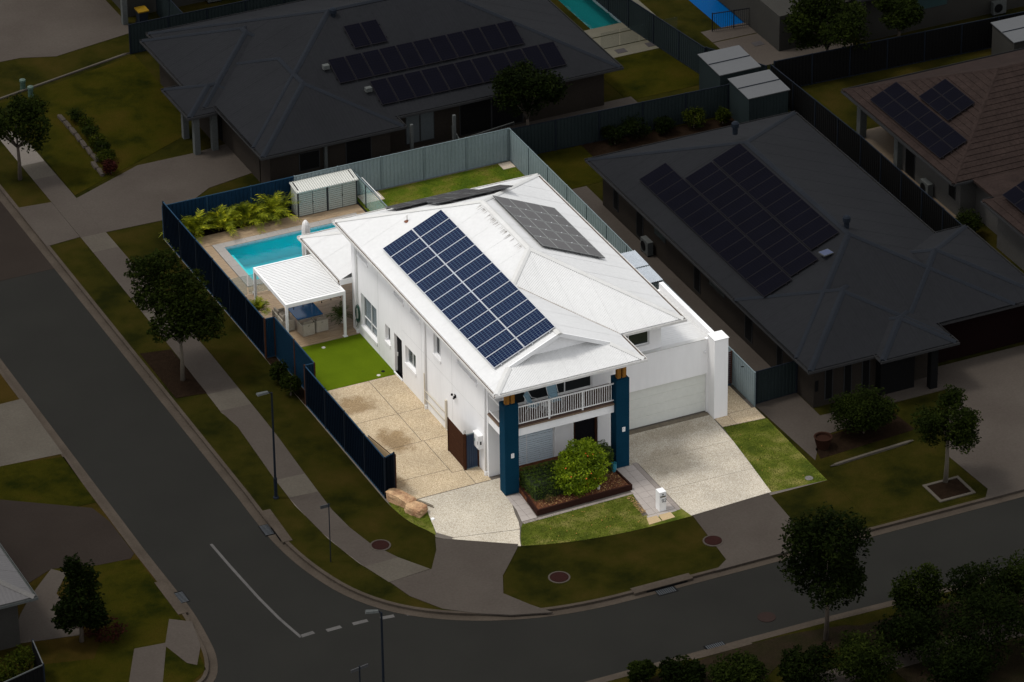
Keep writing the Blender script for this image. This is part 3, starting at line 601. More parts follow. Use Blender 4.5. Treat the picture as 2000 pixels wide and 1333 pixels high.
# beds
def bed(P, m=MULCH, z=.02, name='garden_bed'): return meta(B().prism(P, -.03, z).build(name, m), kind='structure')
DMUL = mat('dark_mulch', (.013, .008, .005), (.008, .005, .003), rough=.95, s1=5, s2=30, var=.4, bump=.8, spec=.03)
bed([(-10.7, 20.3), (-9.15, 20.0), (-9.15, 15.2), (-10.7, 15.4)], DMUL)
bed([(15.0, -3.6), (20.4, -3.2), (20.2, -.9), (17.9, -1.7), (16.1, -1.9), (15.2, -2.7)], DMUL)
bed([(18.9, 31.0), (28, 30.3), (27.8, 28.9), (18.9, 29.4)], DMUL)
bed([(-1.93, -17.17), (0.89, -16.64), (3.61, -16.36), (6.43, -16.44), (9.08, -16.88), (10.68, -17.81), (8.27, -18.36), (4.85, -18.44), (0.94, -21.03)], mat('south_mulch', (.016, .010, .007), (.009, .009, .003), rough=.95, s1=.8, s2=20, var=.35, bump=.6, spec=.08))
bed([(9.0, -17.2), (60, -18.2), (60, -34), (12, -34), (9.5, -24)], MATS['south_mulch'], .018)
meta(B().prism([(2.5, -20.9), (60, -22.0), (60, -20.8), (2.5, -19.7)], -.03, .024).build('footpath', CONC), kind='structure')
# ================================================================== THE LOT
curve = smooth_poly([(-5.3, 2.2), (-5.25, 1.2), (-5.1, .1), (-4.75, -.9), (-4.1, -2.1), (-3.2, -3.15), (-2.0, -4.0), (-.6, -4.6), (1.2, -5.1), (3.4, -5.42), (5.2, -5.5), (7.1, -5.5)], 1)
lg = B().prism(curve+[(14.35, -5.45), (14.45, 2.2), (14.6, 20.0), (-5.25, 20.0)], -.1, .004)
lg.prism([(-5.25, 20), (-2.9, 20), (-2.9, 31), (-5.25, 31)], -.1, .004); lg.prism([(4.5, 20), (14.6, 20), (14.72, 31), (4.5, 31)], -.1, .004)
meta(lg.build('lot_ground', GROUT), kind='structure')
rE = [(0.03, 0.55), (-0.04, -0.80), (-0.44, -2.39), (-0.76, -3.24), (-1.18, -4.03), (-1.36, -4.29)]
meta(B().prism([(-.25, -2.5), (-.55, -2.9), (-1.0, -3.8), (-1.2, -4.33)]+[p for p in curve if -1.1 < p[0] < 7.05]+[(7.1, -5.5), (6.95, -4.5), (5.0, -4.5), (5.5, -2.5)], -.02, .012).build('front_lawn', LAWN), kind='structure')
meta(B().prism([(12.15, 1.08), (14.45, .92), (14.35, -5.45), (11.45, -5.25)], -.02, .012).build('side_lawn', LAWN), kind='structure')
meta(B().prism([(-5.25, 1.9)]+[p for p in curve if p[0] < -4.3 and p[1] < 1.9]+[(-4.4, -1.75), (-4.2, -1.0), (-3.92, .3), (-3.85, 1.45)], -.02, .012).build('corner_lawn', LAWN), kind='structure')
meta(bx('back_lawn', 5.5, 17.9, -.02, 14.66, 30.9, .012, LAWNB), kind='structure')
meta(bx('side_yard', 9.9, 3.0, -.02, 14.5, 17.9, .010, CONCL), kind='structure')
# tan slabs beside the house
tan = meta(B().prism([(-5.15, 12.75), (0, 12.75), (0, 1.5), (-3.85, 1.5), (-5.15, 2.3)], -.05, .009).build('side_driveway', GROUT), kind='structure')
for (x0, x1, y0, y1) in ((-5.15, -1.53, 9.23, 12.75), (-1.5, 0, 9.23, 12.75), (-5.15, -1.53, 6.33, 9.2), (-1.5, 0, 6.33, 9.2), (-5.15, -1.43, 3.4, 6.3), (-1.4, 0, 3.03, 6.3), (-.79, 0, 1.62, 3.0)):
    B().prism([(x0, y0), (x1, y0), (x1, y1), (x0, y1)], 0, .018).build('slab', AGGT, tan)
B().prism([(-5.15, 3.37), (-5.15, 2.3), (-3.87, 1.58), (-.82, 1.62), (-.82, 3.0), (-1.43, 3.0), (-1.43, 3.37)], 0, .018).build('slab', AGGT, tan)
apr = meta(B().prism([(-3.87, 1.5), (.0, 1.55), (.0, .5), *rE, (-3.6, -2.75), (-4.5, -1.9), (-4.28, -1.26), (-3.91, .33)], -.04, .008).build('front_apron', GROUT), kind='structure')
B().prism([(-3.87, 1.52), (.72, 1.58), (.72, .5), (0.0, .5), (-.04, -.8), (-.3, -1.7), (-.44, -2.39), (-.66, -3.0), (-3.75, -2.3), (-4.3, -1.55), (-4.12, -.6), (-3.91, .33)], 0, .02).build('slab', AGGD, apr)
B().prism([(-3.75, -2.33), (-.68, -3.04), (-1.0, -3.7), (-1.25, -4.36)]+[p for p in curve[::-1] if -3.95 < p[0] < -1.35], 0, .019).build('slab', AGGD, apr)
# garage driveway
gd = meta(B().prism([(6.49, 2.5), (12.15, 2.5), (11.45, -5.25), (7.1, -5.48), (6.93, -4.5), (6.93, 0), (6.49, 0)], -.04, .009).build('garage_driveway', GROUT), kind='structure')
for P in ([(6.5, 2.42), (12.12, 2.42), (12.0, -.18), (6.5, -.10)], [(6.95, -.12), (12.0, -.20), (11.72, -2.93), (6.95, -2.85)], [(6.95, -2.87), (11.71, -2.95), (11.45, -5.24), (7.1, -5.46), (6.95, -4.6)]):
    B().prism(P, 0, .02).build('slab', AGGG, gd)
meta(bx('garage_threshold', 7.4, 2.43, 0, 12.1, 2.72, .035, LIP), kind='structure')
sp = meta(B().prism([(12.13, 2.3), (12.13, 1.1), (14.42, .95), (14.5, 4.9), (12.87, 4.9), (12.87, 2.2)], -.04, .009).build('side_path', GROUT), kind='structure')
for P in ([(12.15, 2.28), (12.15, 1.12), (12.88, 1.06), (12.88, 2.28)], [(12.9, 2.1), (12.9, 1.06), (14.4, .96), (14.4, 2.1)], [(12.88, 4.88), (12.88, 2.13), (14.25, 2.13), (14.25, 4.88)]): B().prism(P, 0, .018).build('slab', AGGT, sp)
tf = B().box(-4.64, 12.78, -.02, -.0, 17.28, .02); meta(tf.build('turf', TURF), kind='structure'); bed([(-5.25, 12.05), (-4.72, 12.05), (-4.72, 17.05), (-5.25, 17.05)], DMUL, .02)
# tiled entry path
tp = meta(B().prism([(5.45, -.05), (6.93, -.0), (6.93, -4.75), (5.05, -4.95), (5.3, -2.3)], -.04, .009).build('entry_path', GROUT), kind='structure')
tiles('paver', [(5.66, -.12), (6.68, -.12), (6.68, -4.55), (5.28, -4.55), (5.5, -2.3)], 5.68, -4.55, .5, .49, 0, .022, TILE, tp, gap=.012)
tiles('border_paver', [(6.69, 0), (6.92, 0), (6.92, -4.75), (6.69, -4.75)], 6.68, -4.75, .24, .6, 0, .023, TILEB, tp, gap=.01)
tiles('border_paver', [(5.1, -4.93), (6.68, -4.77), (6.68, -4.57), (5.2, -4.57)], 5.1, -4.95, .6, .4, 0, .023, TILE, tp, gap=.01)
lp = meta(B().prism([(-.05, -.05), (.72, -.05), (.52, -2.5), (-.32, -2.52), (-.12, -1.4)], -.04, .013).build('corner_path', GROUT), kind='structure')
tiles('paver', [(-.02, -.1), (.7, -.1), (.5, -2.42), (-.3, -2.46), (-.08, -1.4)], -.3, -2.45, .45, .46, 0, .023, TILE, lp, gap=.012)
tiles('edging_brick', [(-.3, -2.68), (5.55, -2.52), (5.55, -2.38), (-.3, -2.5)], -.3, -2.7, .32, .4, 0, .028, TILEB, lp, gap=.01)
sp2 = thing('stepping_pavers', 'two tan square concrete pavers in the grass in front of the mailbox', 'pavers', (5.3, -5.2, 0))
for i in range(2): B().prism([(-.35+i*.72, -.12+i*.03), (.33+i*.72, -.08+i*.03), (.33+i*.72, .45), (-.2+i*.62, .45)], -.02, .025).build('paver', mat('tan_paver', (.42, .31, .17), rough=.85, var=.1), sp2)
# deck tiles round the pool
PX0, PX1, PY0, PY1 = -2.75, 4.4, 24.75, 28.68
b = B()
for q in ((-5.15, 17.3, 5.4, PY0), (-5.15, PY1, 5.4, 30.92), (-5.15, PY0, PX0, PY1), (PX1, PY0, 5.4, PY1)): b.box(q[0], q[1], -.03, q[2], q[3], .008)
dk = meta(b.build('pool_deck', GROUT), kind='structure')
def inpool(x, y): return PX0-.52 < x < PX1+.52 and PY0-.52 < y < PY1+.5
def inroom(x, y): return x > 3.2 and y < 23
tiles('deck_tile', [(-5.12, 17.32), (5.38, 17.32), (5.38, 24.2), (-5.12, 24.2)], -5.1, 17.3, 1.2, .38, 0, .022, DECK, dk, gap=.006, stagger=.5, skip=inroom)
for P in ([(-5.12, 24.2), (-3.28, 24.2), (-3.28, 29.18), (-5.12, 29.18)], [(-5.12, 29.2), (5.38, 29.2), (5.38, 30.3), (-5.12, 30.3)], [(4.92, 24.2), (5.38, 24.2), (5.38, 29.18), (4.92, 29.18)]):
    tiles('deck_tile', P, -5.1, 24.2, 1.2, .38, 0, .022, DECK, dk, gap=.006, stagger=.5)
for P in ([(PX0-.5, PY0-.5), (PX1+.5, PY0-.5), (PX1+.5, PY0), (PX0-.5, PY0)], [(PX0-.5, PY1), (PX1+.5, PY1), (PX1+.5, PY1+.5), (PX0-.5, PY1+.5)]): tiles('coping_tile', P, PX0-.5, P[0][1], .6, .5, 0, .03, COPE, dk, gap=.006)
for P in ([(PX0-.5, PY0), (PX0, PY0), (PX0, PY1), (PX0-.5, PY1)], [(PX1, PY0), (PX1+.5, PY0), (PX1+.5, PY1), (PX1, PY1)]): tiles('coping_tile', P, P[0][0], PY0, .5, .6, 0, .03, COPE, dk, gap=.006)
pool = absthing('swimming_pool', 'rectangular turquoise backyard pool behind the white pergola', 'swimming pool', (.8, 26.7, 0))
b = B(); d = -1.35
b.poly([(PX0, PY0, d), (PX1, PY0, d), (PX1, PY1, d), (PX0, PY1, d)])
for a, c in (((PX0, PY0), (PX1, PY0)), ((PX1, PY0), (PX1, PY1)), ((PX1, PY1), (PX0, PY1)), ((PX0, PY1), (PX0, PY0))): b.poly([(*a, d), (*a, .01), (*c, .01), (*c, d)])
b.build('shell', POOLW, pool)
bx('ledge', PX0+.01, PY0+.01, d+.01, PX0+.3, PY1-.4, -.28, POOLT, pool)
bx('waterline_tile', PX0+.002, PY1-.03, -.2, PX1-.002, PY1-.002, -.0, mat('pool_waterline', (.35, .50, .55), rough=.3, s1=6, var=.15), pool)
m_, t_, p_ = nodes('pool_water'); p_.inputs['Base Color'].default_value = (.10, .80, .84, 1); p_.inputs['Roughness'].default_value = .03; p_.inputs['Specular IOR Level'].default_value = .5
tb_ = t_.nodes.new('ShaderNodeBsdfTransparent'); tb_.inputs[0].default_value = (.45, .96, .97, 1); ms_ = t_.nodes.new('ShaderNodeMixShader'); gl_ = t_.nodes.new('ShaderNodeBsdfGlossy'); gl_.inputs['Roughness'].default_value = .04
fr_ = t_.nodes.new('ShaderNodeFresnel'); fr_.inputs[0].default_value = 1.33
nz_ = t_.nodes.new('ShaderNodeTexNoise'); nz_.inputs['Scale'].default_value = 3.; nz_.inputs['Detail'].default_value = 4; ge_ = t_.nodes.new('ShaderNodeNewGeometry'); t_.links.new(ge_.outputs['Position'], nz_.inputs['Vector'])
bu_ = t_.nodes.new('ShaderNodeBump'); bu_.inputs['Strength'].default_value = .25; bu_.inputs['Distance'].default_value = .04; t_.links.new(nz_.outputs['Fac'], bu_.inputs['Height']); t_.links.new(bu_.outputs[0], gl_.inputs['Normal']); t_.links.new(bu_.outputs[0], fr_.inputs['Normal'])
t_.links.new(fr_.outputs[0], ms_.inputs[0]); t_.links.new(tb_.outputs[0], ms_.inputs[1]); t_.links.new(gl_.outputs[0], ms_.inputs[2]); t_.links.new(ms_.outputs[0], t_.nodes['Material Output'].inputs[0])
WATER = m_
mesh('water', [(PX0, PY0, -.11), (PX1, PY0, -.11), (PX1, PY1, -.11), (PX0, PY1, -.11)], [(0, 1, 2, 3)], WATER, pool)
meta(bx('deck_bed', -5.1, 30.32, 0, 1.9, 30.94, .03, DMUL), kind='structure')
meta(bx('channel_drain', 5.38, 24, 0, 5.5, 30.9, .03, BLACK), kind='structure')

# ------------------------------------------------------------------ the white two storey house
H = absthing('house', 'white rendered two storey house with navy entry columns and solar panels on its white roof', 'house', (0, 1.9, 0))
EZ, TT = 6.08, .4458
holesL = [(15.12, 17.05, .6, 2.5), (13.45, 14.05, 1.3, 2.25), (12.02, 12.95, .1, 2.3), (10.35, 11.6, 1.3, 2.3), (7.3, 8.12, 3.6, 5.1), (3.1, 5.32, 4.55, 5.25), (16.1, 17.3, 4.55, 5.2), (11.7, 12.85, 4.55, 5.2), (9.8, 10.85, 4.55, 5.2)]
wall('left_wall', 'x', 0, .25, 1.9, 17.85, 0, 5.98, holesL, WHITE, H)
wall('front_wall', 'y', 1.9, .25, .252, 6.4, 0, 5.98, [(1.35, 3.5, .10, 2.35), (4.5, 5.8, .05, 2.3), (1.35, 5.5, 3.57, 5.72)], WHITE, H)
bx('rear_wall', .25, 17.6, 0, 9.7, 17.85, 5.98, WHITE, H)
bx('right_wall', 9.45, 2.96, 0, 9.7, 17.6, 5.98, WHITE, H)
wall('upper_front_wall', 'y', 2.95, .25, 6.4, 9.45, 3.4, 5.98, [(7.3, 9.07, 4.5, 5.4)], WHITE, H)
bx('wing_side_wall', 6.4, 1.902, 0, 6.6, 2.95, 5.98, WHITE, H)
bx('ceiling', .25, 2.2, 3.2, 6.39, 17.5, 3.3, SOFF, H); bx('ceiling', 6.4, 3.2, 3.2, 9.44, 17.5, 3.3, SOFF, H)
bx('corner_pilaster', -.06, 17.62, 0, .24, 18.02, 5.97, WHITE, H)
# soffits
b = B(); b.box(-.68, -.62, EZ-.115, 6.98, 1.96, EZ-.09); b.box(-.68, 1.96, EZ-.113, 10.38, 18.38, EZ-.088); b.build('soffit', SOFF, H)
window('x', 0, 1, 15.12, 17.05, .6, 2.5, H, TRIM, GLASSL, WHITE, mull=(16.1,), trans=(1.15,), blind=(SHUT, False, .07), rec=.14)
window('x', 0, 1, 13.45, 14.05, 1.3, 2.25, H, TRIM, GLASS, WHITE, mull=(13.75,), rec=.14)
window('x', 0, 1, 10.35, 11.6, 1.3, 2.3, H, TRIM, GLASSL, WHITE, mull=(11.0,), rec=.14)
window('x', 0, 1, 7.3, 8.12, 3.6, 5.1, H, TRIM, GLASS, WHITE, mull=(7.7,), rec=.14)
window('x', 0, 1, 3.1, 5.32, 4.55, 5.25, H, TRIM, GLASS, WHITE, mull=(4.2,), rec=.14)
for y0, y1 in ((16.1, 17.3), (11.7, 12.85), (9.8, 10.85)): window('x', 0, 1, y0, y1, 4.55, 5.2, H, TRIM, GLASS, WHITE, mull=((y0+y1)/2,), rec=.14)
d_ = bxa(B(), 'x', 0, .13, .18, 12.06, 12.91, .12, 2.27).build('door', BLACK, H); bxa(B(), 'x', 0, .10, .13, 12.80, 12.86, 1.0, 1.2).build('handle', TRIM, d_)
bxa(B(), 'x', 0, -.06, .2, 12.0, 12.97, .0, .1).build('door_step', WHITE, H)
window('y', 1.9, 1, 1.35, 3.5, .10, 2.35, H, TRIM, GLASSL, WHITE, mull=(2.05,), trans=(1.52,), blind=(SHUT, True, .115), rec=.1, fw=.06)
window('y', 2.95, 1, 7.3, 9.07, 4.5, 5.4, H, TRIM, GLASS, WHITE, mull=(7.98,), rec=.09, fw=.05)
dr = wall('door_frame', 'y', 1.98, .1, 4.505, 5.795, .05, 2.295, [(4.62, 5.68, .05, 2.2)], BROWN, H); bx('door', 4.62, 2.03, .06, 5.68, 2.07, 2.2, BLACK, dr)
sl = window('y', 1.9, 1, 1.35, 5.5, 3.57, 5.72, H, TRIM, GLASS, None, mull=(2.0, 4.08), rec=.08, fw=.055, name='sliding_door')
bx('curtain', 5.25, 2.2, 3.7, 5.42, 2.24, 5.6, SHUT, sl)
# balcony
bal = bx('balcony', .02, .14, 3.02, 6.44, 1.895, 3.47, WHITE, H)
bx('deck_edge', -.03, .62, 3.472, 6.38, 1.89, 3.535, mat('deck_edge_timber', (.20, .14, .09), rough=.8, var=.15), bal)
bx('deck_edge', .73, .06, 3.472, 5.78, .619, 3.535, MATS['deck_edge_timber'], bal)
for i in range(20):
    y = .10+i*.0895; bx('board', .0 if y > .62 else .73, y, 3.537, 6.36 if y > .5 else 5.78, y+.083, 3.56, mat('balcony_board', (.105, .062, .045), (.075, .045, .035), rough=.7, s1=3, streak=(1, 8, 1), var=.15), bal)
rl = B(); rl.box(.72, .14, 4.56, 5.79, .20, 4.62); rl.box(.72, .15, 3.66, 5.79, .19, 3.70); rl.build('handrail', TRIM, bal)
rl = B(); rl.box(.03, .47, 4.56, .09, 1.89, 4.62); rl.box(.04, .47, 3.66, .08, 1.89, 3.70); rl.build('handrail', TRIM, bal)
x = .82
while x < 5.75: bx('baluster', x-.012, .158, 3.70, x+.012, .182, 4.56, TRIM, bal); x += .118
y = .58
while y < 1.86: bx('baluster', .048, y-.012, 3.70, .072, y+.012, 4.56, TRIM, bal); y += .118
for x in (2.4, 4.15): bx('rail_post', x-.035, .14, 3.5, x+.035, .21, 4.56, TRIM, bal)
# columns
for (x0, x1, y0) in ((0, .72, 0), (5.79, 6.48, -.12)):
    c = bx('column', x0, y0, 0, x1, y0+.6, 4.88, NAVY, H)
    for k in (.12, .40): bx('timber_post', x0+k, y0+.14, 4.88, x0+k+.2, y0+.34, 5.97, POST, c)
pl = bx('plaque', .31, -.02, 2.0, .47, -.002, 2.24, TRIM, H); b = B(); b.box(.35, -.025, 2.17, .40, -.021, 2.20); b.box(.35, -.025, 2.09, .43, -.021, 2.10); b.build('lettering', mat('grey_print', (.35, .36, .37), rough=.6), pl)
pl = bx('plaque', 6.1, -.14, 2.0, 6.26, -.122, 2.24, TRIM, H); b = B(); b.box(6.14, -.145, 2.17, 6.19, -.141, 2.20); b.box(6.14, -.145, 2.09, 6.22, -.141, 2.10); b.build('lettering', mat('grey_print', (.35, .36, .37), rough=.6), pl)
# garage
wall('garage_wall', 'y', 2.72, .2, 6.62, 12.18, 0, 4.13, [(7.42, 12.08, -.01, 2.2)], WHITE, H)
bx('parapet_cap', 6.62, 2.69, 4.13, 12.0, 2.95, 4.16, CAPW, H)
bx('garage_pillar', 12.12, 1.98, 0, 12.85, 2.72, 4.38, WHITE, H); bx('pillar_cap', 12.09, 1.95, 4.38, 12.88, 2.75, 4.41, TRIM, H)
bx('garage_side_wall', 12.62, 2.721, 0, 12.84, 9.0, 3.98, WHITE, H); bx('garage_rear_wall', 9.7, 8.8, 0, 12.62, 9.0, 3.6, WHITE, H)
gdoor = bx('garage_door', 7.42, 2.86, .03, 12.08, 2.9, 2.2, DOORW, H)
for i in range(4): bx('door_panel', 7.43, 2.845, .05+i*.535, 12.07, 2.862, .05+(i+1)*.535-.012, DOORW, gdoor)
lt = B().lathe([(.001, .05), (.045, .05), (.06, 0), (.05, -.05), (.001, -.06)], (11.95, 2.66, 3.45), 10).build('wall_light', TRIM, H)
# roofs: main hip, front wing with a gablet above a skirt
R_ = absthing_parent = None
rf = B(); rf.box(-.69, -.64, EZ-.19, -.66, 18.39, EZ-.03); rf.box(6.96, -.64, EZ-.19, 6.99, 1.95, EZ-.03); rf.box(-.66, -.64, EZ-.192, 6.96, -.61, EZ-.032); rf.box(6.99, 1.94, EZ-.192, 10.39, 1.97, EZ-.032); rf.box(10.36, 1.97, EZ-.19, 10.39, 18.39, EZ-.03); rf.box(-.66, 18.36, EZ-.192, 10.36, 18.39, EZ-.032)
R_ = rf.build('roof', TRIM, H)
zL = lambda x, y: EZ+(x+.7)*TT
corrugated([(-.7, -.65), (-.7, 18.4), (4.85, 12.85), (4.85, 7.5), (3.15, 5.8), (3.15, .55), (.5, .55)], 'y', zL, ROOFW, R_, amp=.007)
corrugated([(4.85, 7.5), (4.85, 12.85), (10.4, 18.4), (10.4, 1.95)], 'y', lambda x, y: EZ+(10.4-x)*TT, ROOFW, R_, amp=.007)
corrugated([(-.7, 18.4), (10.4, 18.4), (4.85, 12.85)], 'x', lambda x, y: EZ+(18.4-y)*TT, ROOFW, R_, amp=.007)
corrugated([(4.85, 7.5), (10.4, 1.95), (7.0, 1.95), (3.15, 5.8)], 'x', lambda x, y: EZ+(y-1.95)*TT, ROOFW, R_, amp=.015)
corrugated([(7, -.65), (7, 1.95), (3.15, 5.8), (3.15, .55), (5.8, .55)], 'y', lambda x, y: EZ+(7-x)*TT, ROOFW, R_, amp=.007)
corrugated([(-.7, -.65), (7, -.65), (5.45, .9), (.85, .9)], 'x', lambda x, y: EZ+(y+.65)*TT, ROOFW, R_, amp=.015)
zc = lambda d: EZ+d*TT
for A, C_ in (((-.7, 18.4, EZ), (4.85, 12.85, zc(5.55))), ((10.4, 18.4, EZ), (4.85, 12.85, zc(5.55))), ((4.85, 12.85, zc(5.55)), (4.85, 7.5, zc(5.55))), ((10.4, 1.95, EZ), (4.85, 7.5, zc(5.55))), ((3.15, 5.8, zc(3.85)), (4.85, 7.5, zc(5.55))), ((3.15, .5, zc(3.85)), (3.15, 5.8, zc(3.85))), ((-.7, -.65, EZ), (.5, .55, zc(1.2))), ((7, -.65, EZ), (5.8, .55, zc(1.2)))):
    cap(B(), A, C_, w=.16, drop=.055, up=.035).build('ridge_cap', CAPW, R_)
b = B(); A, C_ = Vector((7.0, 1.95, EZ)), Vector((3.15, 5.8, zc(3.85))); s_ = Vector((-1, -1, 0)).normalized()
for w_, dz in ((.10, .012),): b.V += [tuple(A-s_*w_+Vector((0, 0, dz))), tuple(A+s_*w_+Vector((0, 0, dz))), tuple(C_+s_*w_+Vector((0, 0, dz))), tuple(C_-s_*w_+Vector((0, 0, dz)))]; b.F.append((0, 1, 2, 3))
b.build('valley', mat('valley_dirt', (.34, .31, .27), (.20, .17, .14), rough=.8, s1=5, s2=20, var=.3), R_)
gutter((-.7, -.65), (-.7, 18.4), EZ, GUT, R_, (-1, 0), shade_mat=GSHADE); gutter((7, -.65), (7, 1.82), EZ, GUT, R_, (1, 0), shade_mat=GSHADE); gutter((-.83, -.65), (7.13, -.65), EZ, GUT, R_, (0, -1), shade_mat=GSHADE); gutter((7.14, 1.95), (10.53, 1.95), EZ, GUT, R_, (0, -1), shade_mat=GSHADE); gutter((10.4, 1.95), (10.4, 18.4), EZ, GUT, R_, (1, 0), shade_mat=GSHADE); gutter((-.83, 18.4), (10.53, 18.4), EZ, GUT, R_, (0, 1))
# grime washed down from the ridge caps, and control joints in the render
def grime(n, f, seed):
    R = random.Random(seed); b = B()
    for _ in range(n):
        (x, y, dx, dy), l, w_ = f(R), R.uniform(.06, .34), R.uniform(.008, .022); z0, z1 = (zL(x, y), zL(x+dx*l, y+dy*l)) if dx < 0 else (0, 0)
        b.poly([(x, y-w_, z0+.014), (x, y+w_, z0+.014), (x+dx*l, y+dy*l+w_*.3, z1+.014), (x+dx*l, y+dy*l-w_*.3, z1+.014)])
    meta(b.build('grime_streaks', mat('roof_grime', (.36, .34, .31), (.20, .18, .16), rough=.9, s1=6, var=.3), R_), kind='stuff')
grime(55, lambda R: (4.66, 7.7+R.random()**.8*5.0, -1, 0), 3); grime(50, lambda R: (3.2+R.random()*1.4, 0, -1, 0), 4) if False else None
for y in (14.85, 9.6, 6.0): bx('control_joint', -.004, y, .02, .001, y+.014, 5.9, mat('joint_grey', (.52, .52, .51), rough=.8), H)
bx('control_joint', -.0045, 1.95, 2.98, .001, 11.9, 2.992, MATS['joint_grey'], H)
# gablet
B().poly([(.85, .88, EZ+.6), (5.45, .88, EZ+.6), (5.45, .88, EZ+1.5*TT), (3.15, .88, zc(3.85)-.06), (.85, .88, EZ+1.5*TT)]).build('gable_wall', WHITE, H)
for sx in (-1, 1):
    a, c = Vector((3.15+sx*2.66, .53, zc(1.19)-.10)), Vector((3.15, .53, zc(3.85)-.10)); d = Vector((0, 0, 1)); b = B()
    b.V = [tuple(v) for v in (a+d*-.08, c+d*-.08, c+d*.14, a+d*.14, a+d*-.08+Vector((0, .06, 0)), c+d*-.08+Vector((0, .06, 0)), c+d*.14+Vector((0, .06, 0)), a+d*.14+Vector((0, .06, 0)))]
    b.F = [(0, 1, 2, 3), (7, 6, 5, 4), (0, 4, 5, 1), (3, 2, 6, 7), (0, 3, 7, 4), (1, 5, 6, 2)]; b.build('barge_board', TRIM, R_)
    b = B(); b.V = [(3.15+sx*2.6, .57, zc(1.2)-.05), (3.15, .57, zc(3.85)-.06), (3.15, .88, zc(3.85)-.06), (3.15+sx*2.3, .88, zc(1.5)-.05)]; b.F = [(0, 1, 2, 3)]; b.build('soffit', SOFF, R_)
# garage roof
corrugated([(9.71, 2.95), (12.62, 2.95), (12.62, 8.8), (9.71, 8.8)], 'y', lambda x, y: 3.62+(12.6-x)*.02+(y-3)*.0, ROOFW, H, pitch=.19, amp=.008, ns=4)
bx('apron_flashing', 6.62, 2.93, 3.98, 9.72, 2.952, 4.12, CAPW, H)
# rear single storey roof
LR = B().box(-.68, 17.98, 2.72, 5.0, 23.05, 2.86).build('rear_roof', TRIM, H)
T2 = .42
corrugated([(-.72, 18.0), (-.72, 23.1), (2.2, 20.18), (2.2, 18.0)], 'y', lambda x, y: 2.9+(x+.72)*T2, ROOFW, LR, amp=.007)
corrugated([(-.72, 23.1), (5.12, 23.1), (2.2, 20.18)], 'x', lambda x, y: 2.9+(23.1-y)*T2, ROOFW, LR, amp=.007)
corrugated([(5.12, 18.0), (5.12, 23.1), (2.2, 20.18), (2.2, 18.0)], 'y', lambda x, y: 2.9+(5.12-x)*T2, ROOFW, LR, amp=.007)
cap(B(), (-.72, 23.1, 2.9), (2.2, 20.18, 2.9+2.92*T2)).build('ridge_cap', CAPW, LR); cap(B(), (2.2, 18, 2.9+2.92*T2), (2.2, 20.18, 2.9+2.92*T2)).build('ridge_cap', CAPW, LR)
gutter((-.72, 18.0), (-.72, 23.1), 2.9, GUT, LR, (-1, 0), shade_mat=GSHADE); gutter((-.85, 23.1), (5.2, 23.1), 2.9, GUT, LR, (0, 1)); bx('fascia', -.72, 17.965, 2.62, .0, 18.0, 2.93, TRIM, LR)
for p in ((-.5, 22.8), (4.8, 22.8)): bx('porch_post', p[0]-.08, p[1]-.08, 0, p[0]+.08, p[1]+.08, 2.72, TRIM, H)
bx('patio_shade_box', 1.4, 17.86, 0, 4.9, 21.5, 2.7, BLACK, H)  # black box painted in place of the shade under the open patio roof
# rainwater pipes
for (y, z0, z1) in ((9.05, .05, 5.95), (2.1, .05, 5.95), (17.45, .05, 5.95)):
    B().tube([(-.06, y, z0), (-.06, y, z1-.35), (-.06, y, z1-.3), (-.5, y, z1)], .045, 8).build('downpipe', TRIM, H, True); B().lathe([(.08, 0), (.08, .22), (.05, .24)], (-.06, y, .01), 10).build('downpipe_shoe', TRIM, H)
B().lathe([(.001, .0), (.09, 0), (.09, .16), (.001, .16)], (-.45, 17.2, 5.75), 12).build('ceiling_fitting', GUT, H)
bx('conduit', -.09, 9.13, .1, -.002, 9.23, 1.95, CREAM, H); bx('conduit', -.09, 6.62, .15, -.002, 6.74, 1.75, CREAM, H)
for z in (1.02, .55): B().tube([(-.08, 9.13, z), (-.08, 6.74, z)], .028, 8).build('pipe', CREAM, H, True)
b = B(); b.box(-.03, 5.55, 2.45, 0, 5.7, 2.6); b.build('security_light_base', BLACK, H)
for y in (5.48, 5.76): B().lathe([(.001, .06), (.05, .05), (.06, -.03), (.001, -.04)], (-.13, y, 2.56), 10).build('floodlight', BLACK, H)
B().lathe([(.001, -.02), (.04, -.02), (.05, .04), (.001, .06)], (-.1, 5.62, 2.4), 10).build('sensor', BLACK, H)
mb = bx('meter_box', -.24, 2.5, 1.25, -.002, 3.15, 1.98, TRIM, H); bx('meter_door', -.255, 2.53, 1.28, -.242, 3.12, 1.95, TRIM, mb); bx('sticker', -.26, 2.85, 1.55, -.256, 2.93, 1.7, mat('teal_sticker', (.02, .18, .16), rough=.5), mb); bx('sticker', -.26, 2.56, 1.5, -.256, 2.60, 1.68, BLACK, mb); bx('vent', -.16, 2.495, 1.5, -.08, 2.499, 1.68, BLACK, mb)
B().tube([(1.72, 14.97, 7.1), (1.72, 14.97, 7.5)], .035, 8).build('roof_vent', GUT, H); B().lathe([(.16, .0), (.05, .06), (.04, .1)], (1.72, 14.97, 7.13), 12).build('vent_flashing', mat('rust_flashing', (.16, .06, .03), rough=.8), H)

